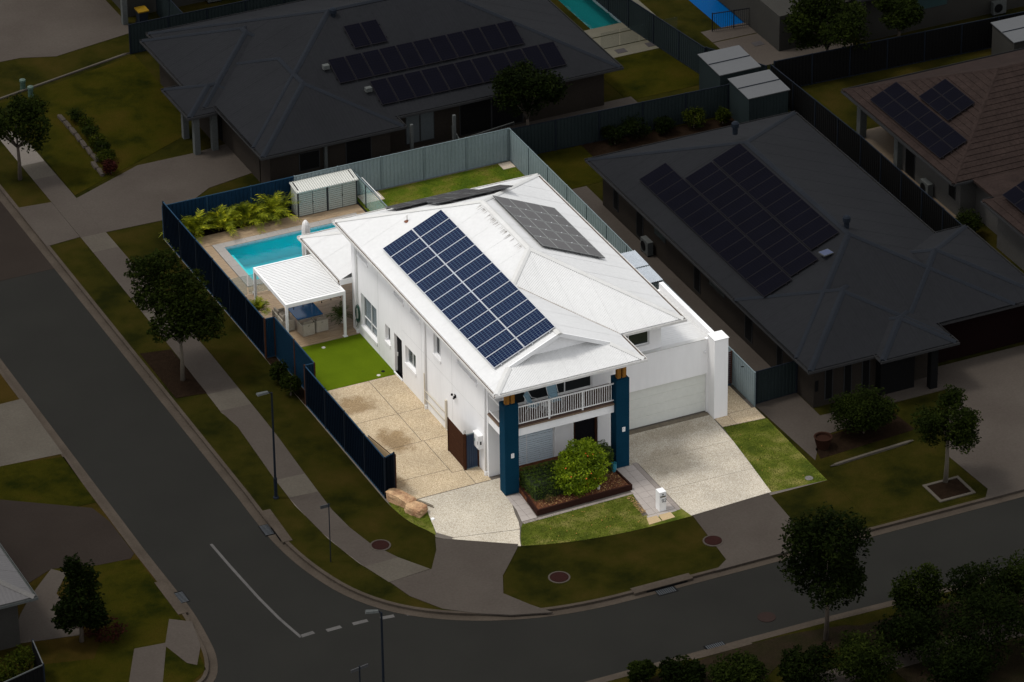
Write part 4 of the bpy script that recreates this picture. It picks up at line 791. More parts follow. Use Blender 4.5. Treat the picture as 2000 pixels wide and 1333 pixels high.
# ------------------------------------------------------------------ solar on the white roof
a_ = math.atan(TT); U = (0, 1, 0); V_ = (math.cos(a_), 0, math.sin(a_)); Nn = (-math.sin(a_), 0, math.cos(a_))
solar('long array of blue gridded solar panels on the left slope of the white roof', (-.02-.07*math.sin(a_), .98, zL(-.02, 0)+.10), U, V_, Nn, 13, 2, .98, 1.74, PVF, PVB, gap=.022)
Vr = (-math.cos(a_), 0, math.sin(a_)); Nr = (math.sin(a_), 0, math.cos(a_)); Y0 = 7.8
solar('black solar panel block on the right slope of the white roof', (9.07, Y0, EZ+(10.4-9.07)*TT+.12), (0, 1, 0), Vr, Nr, 5, 2, 1.14, 1.83, PVFB, PVK, gap=.012, clamps=PVF)
Vb = (0, -math.cos(a_), math.sin(a_)); Nb = (0, math.sin(a_), math.cos(a_))
solar('lower row of black solar panels seen edge-on on the rear slope of the white roof', (1.75, 17.85, EZ+.55*TT+.17), (1, 0, 0), Vb, Nb, 4, 1, 1.1, 1.7, PVFB, PVK)
solar('upper row of black solar panels seen edge-on on the rear slope of the white roof', (3.3, 16.2, EZ+2.2*TT+.17), (1, 0, 0), Vb, Nb, 4, 1, 1.0, 1.7, PVFB, PVK)
for k in range(4):
    pass
# ================================================================== fences
fence('grey green corrugated fence along the right boundary of the white house', [(14.72, 31.0), (14.45, 2.2)], 1.92, 2.4, GREYF, GREYP)
fence('tall rear boundary fence, navy behind the palms and grey green behind the lawn', [(-5.2, 31.0), (14.62, 31.0)], 1.95, 2.5, lambda p: mat('navy_rear_sheet', (.007, .022, .046), (.005, .017, .036), rough=.5, var=.08, spec=.08) if p.x < 1.7 else GREYF, lambda p: NAVYR if p.x < 1.7 else GREYP)
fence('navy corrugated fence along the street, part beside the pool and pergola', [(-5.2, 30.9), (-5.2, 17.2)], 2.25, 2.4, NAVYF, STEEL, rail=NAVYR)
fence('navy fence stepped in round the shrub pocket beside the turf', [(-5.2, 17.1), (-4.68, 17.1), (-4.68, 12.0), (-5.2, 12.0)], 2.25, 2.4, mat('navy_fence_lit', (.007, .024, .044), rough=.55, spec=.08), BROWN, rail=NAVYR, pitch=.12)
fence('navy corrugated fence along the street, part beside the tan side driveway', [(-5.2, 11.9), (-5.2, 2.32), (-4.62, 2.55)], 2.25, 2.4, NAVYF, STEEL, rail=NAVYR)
fence('short navy fence return between the brown gate and the meter box', [(-.72, 2.98), (-.03, 3.0)], 1.95, 2.4, mat('navy_slat', (.016, .036, .075), rough=.5), BROWN, rail=GREYP, pitch=.11)
def slat_gate(label, a, c, z0, z1, n, m, fm, back=None):
    t = absthing('gate', label, 'gate', (*a, z0)); A, C_ = Vector((*a, 0)), Vector((*c, 0)); d = (C_-A).normalized(); h = (z1-z0)/n
    for i in range(n): B().bar(tuple(A+Vector((0, 0, z0+h*(i+.5)))), tuple(C_+Vector((0, 0, z0+h*(i+.5)))), .02, h*.76).build('slat', m, t)
    for p in (A+d*.03, C_-d*.03): B().bar(tuple(p+Vector((-.02, 0, z0))), tuple(p+Vector((-.02, 0, z1+.02))), .05, .05).build('frame', fm, t)
    return t
g1 = slat_gate('open brown slatted gate leaf folded back against the white side wall', (-.76, 3.02), (-.74, 4.9), .06, 1.92, 17, BROWN, BROWN)
B().bar((-.735, 3.05, .98), (-.715, 4.88, .98), .008, 1.8).build('backing', mat('gap_shade_board', (.02, .01, .006), rough=.8), g1)  # dark board added behind the slats, gap shade put into its colour
B().tube([(-.74, 3.05, 1.7), (-.74, 3.05, 2.12), (-.68, 3.05, 2.16), (-.66, 3.05, 2.0)], .014, 6).build('drop_bolt', GREYP, g1, True)
B().box(-.79, 2.93, 0, -.68, 3.0, 2.0).build('gate_post', BROWN, g1)
g2 = slat_gate('open gate leaf at the street fence with a beige back and brown post', (-4.55, 2.66), (-4.85, 5.0), .06, 1.95, 17, BROWN, GREYP)
b = B(); b.bar((-4.60, 2.7, 1.0), (-4.90, 5.0, 1.0), .012, 1.85); b.build('backing', mat('beige_backing', (.50, .36, .20), rough=.8, var=.06), g2); bx('gate_post', -4.62, 2.56, 0, -4.5, 2.68, 2.1, BROWN, g2)
g3 = slat_gate('narrow dark brown slatted gate between the garage pillar and the right fence', (12.9, 4.5), (14.4, 4.5), .12, 1.95, 16, mat('maroon_slat', (.035, .010, .012), rough=.6), BROWN)
bx('kick_board', 12.95, 4.48, .03, 14.35, 4.52, .11, NAVYR, g3); B().lathe([(.001, .02), (.03, .02), (.03, -.02), (.001, -.02)], (13.9, 4.45, 1.1), 8).build('lock', TRIM, g3)
cm_ = thing('security_camera', 'small dark security camera on the right boundary fence beside the garage pillar', 'camera', (14.36, 3.2, 1.75)); B().tube([(0, 0, 0), (-.14, 0, .03)], .03, 8).build('body', BLACK, cm_)
# garden shed
sh = absthing('storage_shed', 'long low sage slatted storage locker with four doors against the rear fence', 'shed', (3.6, 30.4, 0))
bx('body', 1.98, 30.03, .03, 5.35, 30.9, 1.5, mat('shed_shadow_gap', (.05, .052, .05), rough=.8), sh)
for k in range(2):
    X = 1.98+k*1.69
    for j in range(2):
        xa = X+.05+j*.80; dr = bx('door', xa, 30.018, .06, xa+.785, 30.029, 1.48, mat('shed_gap', (.07, .073, .07), rough=.8), sh)
        for i in range(12): bx('slat', xa+.01, 30.0, .075+i*.1165, xa+.775, 30.018, .075+i*.1165+.088, SAGE, dr)
    bx('door_knob', X+.83, 29.97, .75, X+.87, 30.0, .82, BLACK, sh)
for x in (1.97, 3.645, 5.33): bx('frame', x-.012, 29.985, .02, x+.03, 30.012, 1.5, DARKG, sh)
for i in range(7): bx('side_slat', 1.955, 30.04, .06+i*.205, 1.979, 30.88, .06+i*.205+.19, SAGE, sh)
rfm = B(); rfm.V = [(1.9, 29.93, 1.53), (5.43, 29.93, 1.53), (5.43, 30.94, 1.68), (1.9, 30.94, 1.68), (1.9, 29.93, 1.48), (5.43, 29.93, 1.48), (5.43, 30.94, 1.63), (1.9, 30.94, 1.63)]; rfm.F = [(0, 1, 2, 3), (7, 6, 5, 4), (0, 4, 5, 1), (1, 5, 6, 2), (2, 6, 7, 3), (3, 7, 4, 0)]
rr = rfm.build('roof', mat('shed_roof', (.60, .59, .55), rough=.5), sh)
for i in range(27):
    x = 1.95+i*.131; b = B(); b.bar((x, 29.92, 1.545), (x, 30.95, 1.697), .035, .03); b.build('rib', SAGE, rr)
for x in (2.06, 5.24): b = B(); b.bar((x, 30.1, 1.575), (x, 30.85, 1.685), .05, .035); b.build('vent_slot', BLACK, rr)
# pergola with louvres
pg = absthing('pergola', 'white louvred pergola over the outdoor dining set', 'pergola', (-2.3, 19.5, 0))
x0, x1, y0, y1, zt = -3.95, -.72, 17.32, 21.62, 2.62
for x in (x0+.06, x1-.06):
    for y in (y0+.06, y1-.06):
        p_ = bx('post', x-.06, y-.06, 0.02, x+.06, y+.06, zt-.2, TRIM, pg); bx('base_plate', x-.11, y-.11, .022, x+.11, y+.11, .05, TRIM, p_)
for q in ((x0, y0, x1, y0+.09), (x0, y1-.09, x1, y1), (x0, y0+.09, x0+.09, y1-.09), (x1-.09, y0+.09, x1, y1-.09)): bx('beam', q[0], q[1], zt-.2, q[2], q[3], zt, TRIM, pg)
n = 27
for i in range(n):
    y = y0+.1+i*(y1-y0-.2)/n; b = B(); dy = (y1-y0-.2)/n
    b.V = [(x0+.09, y+.004, zt-.015), (x1-.09, y+.004, zt-.015), (x1-.09, y+dy*.97, zt-.05), (x0+.09, y+dy*.97, zt-.05), (x0+.09, y+.004, zt-.085), (x1-.09, y+.004, zt-.085), (x1-.09, y+dy*.97, zt-.075), (x0+.09, y+dy*.97, zt-.075)]
    b.F = [(0, 1, 2, 3), (7, 6, 5, 4), (0, 4, 5, 1), (1, 5, 6, 2), (2, 6, 7, 3), (3, 7, 4, 0)]; b.build('louvre', TRIM, pg)
# string lights hang from the pergola
sl_ = absthing('string_lights', 'dark festoon lights hanging along the pergola front beam', 'string lights', (-2.3, 17.5, 2.3))
pts = [(x0+.1+(x1-x0-.2)*i/24, 17.48, 2.38-.09*abs(math.sin(i/24*math.pi*4))) for i in range(25)]; B().tube(pts, .008, 5).build('cable', BLACK, sl_)
for i in range(3, 25, 4): p = pts[i]; B().lathe([(.001, 0), (.018, -.01), (.018, -.07), (.03, -.09), (.028, -.12), (.001, -.14)], p, 8).build('bulb', BLACK, sl_)
# dining table
tb = thing('dining_table', 'rattan outdoor table with a shiny blue glass top under the pergola', 'table', (-2.08, 19.55, .02))
bx('table_top', -.70, -.78, .70, .70, .78, .735, BGLASS, tb); bx('apron', -.66, -.74, .62, .66, .74, .70, WICK, tb)
for sx in (-1, 1):
    for sy in (-1, 1): bx('leg', sx*.6-.05, sy*.68-.05, 0, sx*.6+.05, sy*.68+.05, .62, WICK, tb)
def wchair(label, x, y, rz, grp='cube armchairs round the blue table'):
    t = thing('cube_armchair', label, 'chair', (x, y, .02), rz, grp)
    b = B(); b.box(-.30, -.32, .03, .30, .30, .38); b.build('seat_base', WICK, t)
    bx('back_panel', -.32, -.36, .03, .32, -.30, .66, WICK, t)
    for s in (-1, 1): bx('side_panel', s*.32-.025, -.30, .03, s*.32+.025, .30, .60, WICK, t)
    bx('seat_cushion', -.29, -.29, .38, .29, .29, .46, CUSH, t)
    b = B(); b.V = [(-.28, -.295, .46), (.28, -.295, .46), (.28, -.16, .46), (-.28, -.16, .46), (-.26, -.30, .80), (.26, -.30, .84), (.26, -.2, .82), (-.26, -.2, .78)]; b.F = [(0, 3, 2, 1), (4, 5, 6, 7), (0, 1, 5, 4), (1, 2, 6, 5), (2, 3, 7, 6), (3, 0, 4, 7)]; b.build('back_cushion', CUSH, t)
    bx('handle_slot', -.05, -.366, .56, .05, -.361, .585, BLACK, t)
    for sx in (-1, 1):
        for sy in (-1, 1): bx('foot', sx*.28-.02, sy*.28-.02, 0, sx*.28+.02, sy*.28+.02, .03, TRIM, t)
    return t
wchair('grey wicker cube armchair at the near side of the blue table, the left one', -2.42, 18.55, .05)
wchair('grey wicker cube armchair at the near side of the blue table, the right one', -1.64, 18.62, 0)
wchair('grey wicker cube armchair on the fence side of the blue table behind the pergola post', -3.12, 19.4, -math.pi/2)
wchair('grey wicker cube armchair on the fence side of the blue table, farther from the post', -3.12, 20.1, -math.pi/2)
pt = thing('potted_palm', 'potted palm in a white pot beside the right pergola post', 'pot plant', (-.35, 18.75, .02))
B().lathe([(.001, 0), (.13, 0), (.2, .45), (.17, .45), (.16, .40), (.001, .40)], k=14).build('pot', POTW, pt)
def fronds(name, m, parent, n, L_, seed, up=.9, z0=.0, wid=.02, leaf=.30, nl=14, spread=.12):
    """arching pinnate palm fronds: every leaflet its own narrow face"""
    R = random.Random(seed); V, F, rn = [], [], []
    for i in range(n):
        a = R.random()*6.283; ln = L_*R.uniform(.65, 1.1); e = R.uniform(.35, 1.45)*up; bx_, by_ = R.uniform(-spread, spread), R.uniform(-spread, spread); prev = None; tw = R.random()
        P = []
        for k in range(nl+1):
            t = k/nl; r = ln*(math.sin(min(e, 1.5))*0+t*math.cos(e)*.9+.25*t*t); z = ln*(t*math.sin(e)-.55*t*t*(1.1-.3*e)); P.append(Vector((bx_+math.cos(a)*r, by_+math.sin(a)*r, z0+z)))
        for k in range(1, nl+1):
            d = (P[k]-P[k-1]).normalized(); s = Vector((-math.sin(a), math.cos(a), 0))
            for sg in (-1, 1):
                ll = leaf*(1-.55*abs(k/nl-.45))*R.uniform(.8, 1.15); tip = P[k]+(s*sg*.75+d*.55+Vector((0, 0, R.uniform(-.35, .1))))*ll; n0 = len(V)
                c0 = P[k-1].lerp(P[k], .5); V += [tuple(c0-d*wid*.5), tuple(c0+d*wid*.5), tuple(c0*.45+tip*.55+d*wid), tuple(tip), tuple(c0*.45+tip*.55-d*wid)]; F.append((n0, n0+1, n0+2, n0+3, n0+4)); rn.append(tw*.6+R.random()*.4)
    o = mesh(name, V, F, m, parent); at = o.data.attributes.new('rnd', 'FLOAT', 'FACE'); at.data.foreach_set('value', rn); return o
fronds('fronds', LF_HEDGE, pt, 14, .9, 5, z0=.4)
# palms in the deck bed
for i, (x, y, h, lb) in enumerate(((-3.75, 30.55, 1.0, 'golden cane palm clump in the pool bed, nearest the street corner'), (-2.2, 30.6, 1.05, 'golden cane palm clump in the pool bed, second from the street corner'), (-.75, 30.6, .95, 'golden cane palm clump in the pool bed, third from the street corner'), (.85, 30.6, 1.15, 'golden cane palm clump in the pool bed, touching the sage storage locker'))):
    t = thing('cane_palm', lb, 'palm', (x, y, .02), 0, 'golden cane palms in the pool bed')
    R = random.Random(i+3); b = B()
    for k in range(9): a = R.random()*6.28; r = R.uniform(.03, .25); b.tube([(r*math.cos(a), r*math.sin(a), 0), (r*1.4*math.cos(a), r*1.4*math.sin(a), R.uniform(.3, .6))], [.03, .02], 6)
    b.build('canes', mat('palm_cane', (.20, .19, .03), rough=.6), t)
    fronds('fronds', LF_PALM, t, 54, 1.5*h, 20+i, up=1.12, z0=.30, wid=.022, leaf=.42, nl=15, spread=.36)
t = thing('cane_palm', 'small palm poking above the street fence beside the pergola', 'palm', (-4.3, 20.3, .02)); fronds('fronds', LF_PALM, t, 26, .85, 77, up=1.2, z0=.9, leaf=.3, spread=.15); B().tube([(0, 0, 0), (0, 0, .9)], .05, 6).build('canes', BARKL, t)
# umbrella, glass fence, clothes airer
um = absthing('patio_umbrella', 'closed white patio umbrella standing by the pool edge', 'umbrella', (.12, 24.42, .02))
B().lathe([(.001, .02), (.28, .02), (.28, .09), (.05, .12)], (.12, 24.42, .0), 16).build('base', DARKG, um); B().tube([(.12, 24.42, .1), (.12, 24.42, 2.95)], .03, 8).build('pole', TRIM, um)
pf = []; 
for k, (r, z) in enumerate(((.10, .55), (.20, .75), (.22, 1.4), (.22, 2.1), (.20, 2.55), (.15, 2.85), (.06, 3.0), (.001, 3.02))): pf.append((r, z))
b = B(); k = 22; n0 = 0
for r, z in pf:
    for j in range(k): t_ = 2*math.pi*j/k; q = r*(1+.14*math.cos(t_*7+z)); b.V.append((.12+q*math.cos(t_), 24.42+q*math.sin(t_), z))
for i in range(len(pf)-1):
    for j in range(k): b.F.append((i*k+j, i*k+(j+1) % k, (i+1)*k+(j+1) % k, (i+1)*k+j))
b.build('folded_canopy', mat('umbrella_cloth', (.70, .68, .66), rough=.9, var=.05), um, True)
gf = absthing('glass_fence', 'frameless glass pool fence panels behind the pergola', 'fence', (-3, 23.4, 0))
for i in range(3):
    x = -5.0+i*1.45; bx('glass_panel', x, 23.4, .08, x+1.38, 23.412, 1.2, CLEAR, gf)
    for q in (x+.25, x+1.1): bx('spigot', q-.03, 23.37, 0.02, q+.03, 23.44, .16, TRIM, gf)
gf = absthing('glass_fence', 'dark railed fence between the pool deck and the back lawn', 'fence', (5.6, 28.5, 0))
for y in (30.9, 29.45, 26.6): B().bar((5.62, y, 0), (5.62, y, 1.42), .06, .06).build('post', DARKG, gf)
B().bar((5.62, 30.95, 1.42), (5.62, 26.0, 1.42), .05, .06).build('top_rail', GREYP, gf)
for y0_, y1_ in ((29.5, 30.85), (26.65, 29.4)): bx('glass_panel', 5.615, y0_, .1, 5.625, y1_, 1.3, CLEAR, gf)
ca = absthing('clothes_airer', 'white folding clothes line arm beside the storage locker', 'clothes line', (5.9, 29.4, 0)); B().bar((5.95, 30.7, 1.15), (5.95, 28.2, 1.15), .03, .03).build('arm', TRIM, ca); B().bar((5.95, 30.9, .9), (5.95, 30.7, 1.15), .03, .03).build('bracket', TRIM, ca)
meta(bx('concrete_pad', 5.7, 29.9, 0, 6.9, 30.85, .03, mat('pale_pad', (.50, .42, .33), rough=.85)), 'square pale concrete pad at the fence end of the back lawn, beside the locker', 'slab')
meta(bx('concrete_pad', 13.95, 30.15, 0, 14.65, 30.85, .03, MATS['pale_pad']), 'square pale concrete pad in the far corner of the back lawn', 'slab')
# hose
hs_ = absthing('garden_hose', 'coiled dark green hose hanging on the white side wall', 'hose', (-.1, 17.38, 1.2))
for i in range(9):
    r = .22+.012*i; B().tube([(-.06-.018*(i % 4), 17.35+r*.75*math.cos(t/14*6.283), 1.15+r*1.6*math.sin(t/14*6.283)) for t in range(15)], .016, 5, False).build('coil', HOSE, hs_, True)
B().tube([(-.08, 17.5, .85), (-.1, 17.66, .6), (-.1, 17.55, .3), (-.1, 17.4, .45), (-.08, 17.35, .7)], .016, 5).build('loose_end', HOSE, hs_, True); B().tube([(0, 17.35, 1.45), (-.16, 17.35, 1.5), (-.16, 17.35, 1.62)], .015, 5).build('hook', BLACK, hs_)
# mailbox
mbx = thing('mailbox', 'white pillar mailbox numbered 92 at the end of the entry path', 'mailbox', (6.05, -4.32, .02))
bx('body', -.16, -.2, 0, .19, .2, 1.02, TRIM, mbx); bx('cap', -.165, -.205, 1.02, .195, .205, 1.04, TRIM, mbx)
bx('slot', -.12, -.212, .76, .16, -.203, .83, mat('brass_slot', (.16, .13, .08), rough=.4, metal=.5), mbx)
B().tube([(.02, -.2, .91), (.02, -.215, .91)], .04, 12).build('lock', BLACK, mbx)
def digits(txt, x, z, h, parent, m, y=-.206):
    seg = {'9': [[(1, .55), (.8, .42), (.45, .38), (.12, .5), (0, .72), (.12, .92), (.45, 1), (.85, .92), (1, .7), (1, .4), (.85, .12), (.5, 0), (.1, .08)]], '2': [[(0, .78), (.12, .94), (.5, 1), (.88, .92), (1, .72), (.85, .5), (.4, .25), (0, 0), (1.02, 0)]]}
    b = B()
    for i, c in enumerate(txt):
        for P in seg[c]:
            Q = [(x+i*h*.78+u*h*.55, y, z+v*h) for u, v in P]
            for a, e in zip(Q, Q[1:]): b.bar(a, e, .004, h*.17)
    b.build('house_number', m, parent)
digits('92', -.03, .48, .17, mbx, mat('number_print', (.16, .16, .17), rough=.5))
meta(B().lathe([(.001, .0), (.10, .0), (.09, .05), (.001, .06)], (-3.98, -.42, .02), 14).build('ground_cap', TRIM), 'small round white cap in the driveway edge near the sandstone logs', 'cap')
for (x, y, lb) in ((-2.22, 16.79, 'pale drain disc in the turf nearest the paved deck'), (-.5, 13.3, 'dark round drain in the turf beside the black side door'), (-.85, 13.05, 'pale drain disc in the turf near the dark drain')):
    meta(B().lathe([(.001, .012), (.09, .012), (.1, 0)], (x, y, .021), 12).build('drain_cover', (BLACK if 'dark' in lb[:5] else POTW)), lb, 'drain cover')
# sandstone logs
def rock(label, c, dims, rz, seed, m, name='sandstone_block'):
    bm = bmesh.new(); bmesh.ops.create_cube(bm, size=1); bmesh.ops.subdivide_edges(bm, edges=bm.edges, cuts=3, use_grid_fill=True); R = random.Random(seed)
    for v in bm.verts:
        l = max(abs(v.co.x), abs(v.co.y), abs(v.co.z)); v.co *= 1-.30*(v.co.length-l); v.co += Vector((R.uniform(-.045, .045), R.uniform(-.045, .045), R.uniform(-.05, .05)))
        v.co = Vector((v.co.x*dims[0], v.co.y*dims[1], v.co.z*dims[2]))
    me = bpy.data.meshes.new(name); bm.to_mesh(me); bm.free(); me.materials.append(m); o = bpy.data.objects.new(name, me); COL.objects.link(o); o.location = c; o.rotation_euler = (0, 0, rz); return meta(o, label, 'rock')
rock('long golden sandstone block at the foot of the street fence end', (-4.70, 1.62, .2), (1.55, .66, .52), math.radians(-66), 2, ROCK)
rock('shorter golden sandstone block at the lawn end of the pair', (-4.42, .50, .17), (.95, .74, .48), math.radians(-60), 5, ROCK)
rock('narrow dark stone edging behind the golden sandstone blocks', (-4.02, 1.5, .04), (2.2, .12, .12), math.radians(-62), 8, LIP, 'edging_stone')
# planter
pb = absthing('raised_planter', 'dark brown sleeper garden bed in front of the shuttered window', 'planter', (3.1, -1.1, 0))
P4 = [(.78, -.12), (.6, -2.28), (5.58, -2.15), (5.5, -.25)]
def board(a, c, z0, z1, w=.08): B().bar((*a, (z0+z1)/2), (*c, (z0+z1)/2), w, z1-z0).build('board', SLEEPER, pb)
for z0, z1 in ((.02, .165), (.172, .32)):
    board(P4[0], P4[1], z0, z1); board((P4[1][0]-.04, P4[1][1]), (P4[2][0]+.04, P4[2][1]), z0, z1+.001); board(P4[2], P4[3], z0, z1)
meta(B().prism([(.78, 1.85), (.62, -2.25), (5.55, -2.12), (5.55, 1.85)], 0, .24).build('mulch', MULCH, pb), kind='stuff')
# bark pieces and fallen leaves: loose pieces nobody could count
def scatter(name, n, region, size, m, seed, z=.03, parent=None, thick=.01):
    R = random.Random(seed); b = B(); x0, y0, x1, y1 = region
    for _ in range(n):
        x, y, a, s = R.uniform(x0, x1), R.uniform(y0, y1), R.random()*6.28, size*R.uniform(.5, 1.3); c, d = math.cos(a)*s, math.sin(a)*s; h = z+R.random()*thick
        b.poly([(x-c, y-d, h), (x+d*.5, y-c*.5, h+.01), (x+c, y+d, h+R.random()*.03), (x-d*.5, y+c*.5, h)])
    return meta(b.build(name, m, parent), kind='stuff')
o = scatter('bark_chips', 900, (.75, -2.1, 5.45, -.1), .05, mat('bark_chip', (.20, .085, .04), (.10, .04, .022), rough=.9, s1=9, var=.3), 4, .25, pb, .03)
o = scatter('dry_leaves', 260, (3.6, -2.05, 5.45, -.3), .035, LITD, 5, .27, pb, .03); scatter('dry_leaves', 130, (.9, -2.1, 2.6, -1.4), .035, LITD, 6, .27, pb, .03)
scatter('fallen_leaves', 34, (.2, -5.0, 5.2, -2.8), .035, LITTER, 9, .03); scatter('leaf_litter', 170, (5.05, -4.3, 5.35, -2.7), .04, LITD, 11, .03); scatter('fallen_leaves', 22, (11.9, -4.9, 14.2, .8), .03, LITTER, 12, .03)
bh = absthing('flowering_bush', 'large lime green bush with orange blossoms in the sleeper planter', 'bush', (3.05, -1.5, .2))
B().tube([(3.05, -1.6, .2), (3.0, -1.4, .7), (2.9, -1.2, 1.2)], [.05, .04, .02], 6).build('stem', BARK, bh); B().tube([(3.1, -1.6, .2), (3.4, -1.3, .8), (3.6, -1.1, 1.3)], [.04, .03, .015], 6).build('stem', BARK, bh)
leafcloud('foliage', [(3.3, -1.2, 1.35, 1.2, .9, .95), (2.6, -1.35, 1.0, .8, .7, .65), (4.05, -1.15, 1.5, .75, .65, .7), (3.3, -1.1, 2.15, .8, .6, .6), (3.1, -1.6, .65, .85, .55, .5), (3.9, -1.45, .8, .65, .5, .5), (2.75, -1.1, 1.75, .6, .5, .5), (3.85, -1.0, 2.1, .5, .5, .5)], 17000, .06, LF_BUSH, bh, 3, hull=.5)
leafcloud('blossoms', [(3.3, -1.5, 1.5, 1.1, .8, .95)], 44, .04, ORANGE, bh, 8, aspect=1.2, hull=.93)
hb = absthing('box_hedge', 'clipped dark green hedge between the left navy column and the bush', 'hedge', (1.7, -.5, .2))
R = np.random.default_rng(3)
def boxhedge(parent, x0, y0, z0, x1, y1, z1, n, m, seed):
    bl = []; R_h = random.Random(seed)
    for i in range(int((x1-x0)/.35)+1):
        for j in range(int((y1-y0)/.35)+1):
            for k in range(int((z1-z0)/.35)+1):
                bl.append((min(x0+.2+i*.35, x1-.15), min(y0+.2+j*.35, y1-.15), min(z0+.2+k*.35, z1-.2+R_h.uniform(0, .06)), .26, .26, .24))
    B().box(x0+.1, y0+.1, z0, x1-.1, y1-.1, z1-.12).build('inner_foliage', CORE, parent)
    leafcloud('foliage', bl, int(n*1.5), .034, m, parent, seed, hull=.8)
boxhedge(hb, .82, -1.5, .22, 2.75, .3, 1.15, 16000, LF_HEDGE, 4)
hb = absthing('box_hedge', 'small clipped dark hedge between the bush and the right navy column', 'hedge', (4.8, -.4, .2)); boxhedge(hb, 4.35, -.7, .22, 5.35, .3, 1.5, 8000, LF_HEDGE, 6)
t = absthing('scraggly_shrub', 'sparse reddish shrub in the mulch below the small hedge', 'shrub', (4.7, -1.1, .2)); leafcloud('foliage', [(4.7, -1.1, .5, .35, .3, .3)], 260, .035, leafmat('thin_leaf', (.05, .04, .015), (.14, .10, .03), s=2), t, 5, hull=.3); B().tube([(4.7, -1.1, .2), (4.75, -1.1, .7)], .012, 5).build('stem', BARK, t)
t = absthing('scraggly_shrub', 'sparse pale shrub in the mulch in front of the left hedge', 'shrub', (1.45, -1.75, .2)); leafcloud('foliage', [(1.45, -1.75, .42, .28, .2, .22)], 220, .03, bpy.data.materials['thin_leaf'], t, 9, hull=.3); B().tube([(1.45, -1.75, .2), (1.47, -1.75, .5)], .012, 5).build('stem', BARK, t)
meta(B().lathe([(.001, 0), (.10, 0), (.13, .2), (.12, .42), (.14, .46), (.11, .46), (.1, .40), (.001, .40)], (5.42, -.62, .25), 14).build('pot', mat('blue_glaze', (.03, .20, .27), rough=.3)), 'blue glazed pot at the foot of the right navy column', 'pot')
meta(B().lathe([(.001, 0), (.06, 0), (.085, .16), (.07, .16), (.001, .12)], (4.05, -1.75, .25), 12).build('pot', POTW), 'small white pot in the mulch right under the bush', 'pot')
# balcony furniture
def bchair(label, x, y, rz):
    t = thing('balcony_chair', label, 'chair', (x, y, 3.565), rz, 'slatted blue chairs on the balcony')
    for s in (-1, 1):
        B().tube([(s*.27, .28, 0), (s*.27, .27, .62), (s*.27, -.18, .64), (s*.27, -.38, .98)], .014, 6).build('side_frame', TRIM, t); B().tube([(s*.27, -.30, 0), (s*.27, -.14, .42)], .014, 6).build('leg', TRIM, t)
        B().tube([(s*.26, .27, .42), (s*.26, -.16, .40)], .014, 6).build('seat_rail', TRIM, t)
    for i in range(5): bx('seat_slat', -.25, -.14+i*.083, .42, .25, -.14+i*.083+.077, .44, SLATE, t)
    for i in range(6):
        z = .44+i*.093; yb = -.14-(z-.44)*.42; b = B(); b.V = [(-.25, yb, z), (.25, yb, z), (.25, yb-.036, z+.086), (-.25, yb-.036, z+.086), (-.25, yb-.02, z), (.25, yb-.02, z), (.25, yb-.056, z+.086), (-.25, yb-.056, z+.086)]; b.F = [(0, 1, 2, 3), (7, 6, 5, 4), (0, 4, 5, 1), (1, 5, 6, 2), (2, 6, 7, 3), (3, 7, 4, 0)]; b.build('back_slat', SLATE, t)
    return t
bchair('blue slatted balcony chair turned towards the right, near the left navy column', 1.95, 1.0, math.radians(-135))
bchair('blue slatted balcony chair facing the street, near the balcony middle', 3.1, 1.05, math.pi)
ct = thing('side_table', 'small round white wire table between the balcony chairs', 'table', (2.5, .75, 3.565)); B().lathe([(.001, .44), (.22, .44), (.22, .425), (.001, .425)], k=18).build('top', TRIM, ct)
for a in range(4): B().tube([(.1*math.cos(a*1.57), .1*math.sin(a*1.57), .42), (.2*math.cos(a*1.57), .2*math.sin(a*1.57), 0)], .012, 5).build('leg', TRIM, ct)
# lean-to sheets on the right side passage
lt_ = absthing('lean_to_roof', 'corrugated grey awning sheets in the passage beside the right fence', 'awning', (13.8, 13.5, 0))
m_aw = mat('awning_steel', (.42, .46, .50), rough=.4, metal=.2)
corrugated([(13.05, 13.5), (14.3, 13.5), (14.3, 15.1), (13.05, 15.1)], 'x', lambda x, y: 2.35+(x-13)*.0+(y-13.4)*.03, m_aw, lt_, pitch=.1, amp=.02, width=2); corrugated([(13.05, 11.9), (14.3, 11.9), (14.3, 13.44), (13.05, 13.44)], 'x', lambda x, y: 2.28+(y-12)*.03, m_aw, lt_, pitch=.1, amp=.02, width=2)
for y in (11.95, 13.46, 15.05): B().bar((13.05, y, 2.22), (14.3, y, 2.22), .05, .08).build('batten', DARKG, lt_)

# ================================================================== street furniture
def lamp(label, x, y, h, out, rz=0, head=.5):
    t = thing('street_lamp', label, 'street lamp', (x, y, .0), rz)
    B().lathe([(.14, 0), (.14, .06), (.08, .1), (.09, 1.1), (.06, 1.15)], k=10).build('base', STEEL, t); B().tube([(0, 0, 1.0), (0, 0, h)], [.06, .045], 8).build('pole', STEEL, t)
    B().tube([(0, 0, h-.05), (-out*.5, 0, h+.05), (-out, 0, h+.06)], .03, 6).build('arm', STEEL, t)
    b = B(); b.V = [(-out-head, -.13, h+.04), (-out+.1, -.09, h+.03), (-out+.1, .09, h+.03), (-out-head, .13, h+.04), (-out-head+.04, -.1, h+.12), (-out+.06, -.06, h+.12), (-out+.06, .06, h+.12), (-out-head+.04, .1, h+.12)]; b.F = [(0, 3, 2, 1), (4, 5, 6, 7), (0, 1, 5, 4), (1, 2, 6, 5), (2, 3, 7, 6), (3, 0, 4, 7)]; b.build('lamp_head', DTRIM, t)
    return t
lamp('dark street lamp standing on the kerbside grass left of the navy street fence', -9.86, 4.62, 5.8, .25)
lamp('dark street lamp in the lower left of the intersection, its foot out of frame', -12.9, -15.1, 5.95, .2, math.radians(-20))
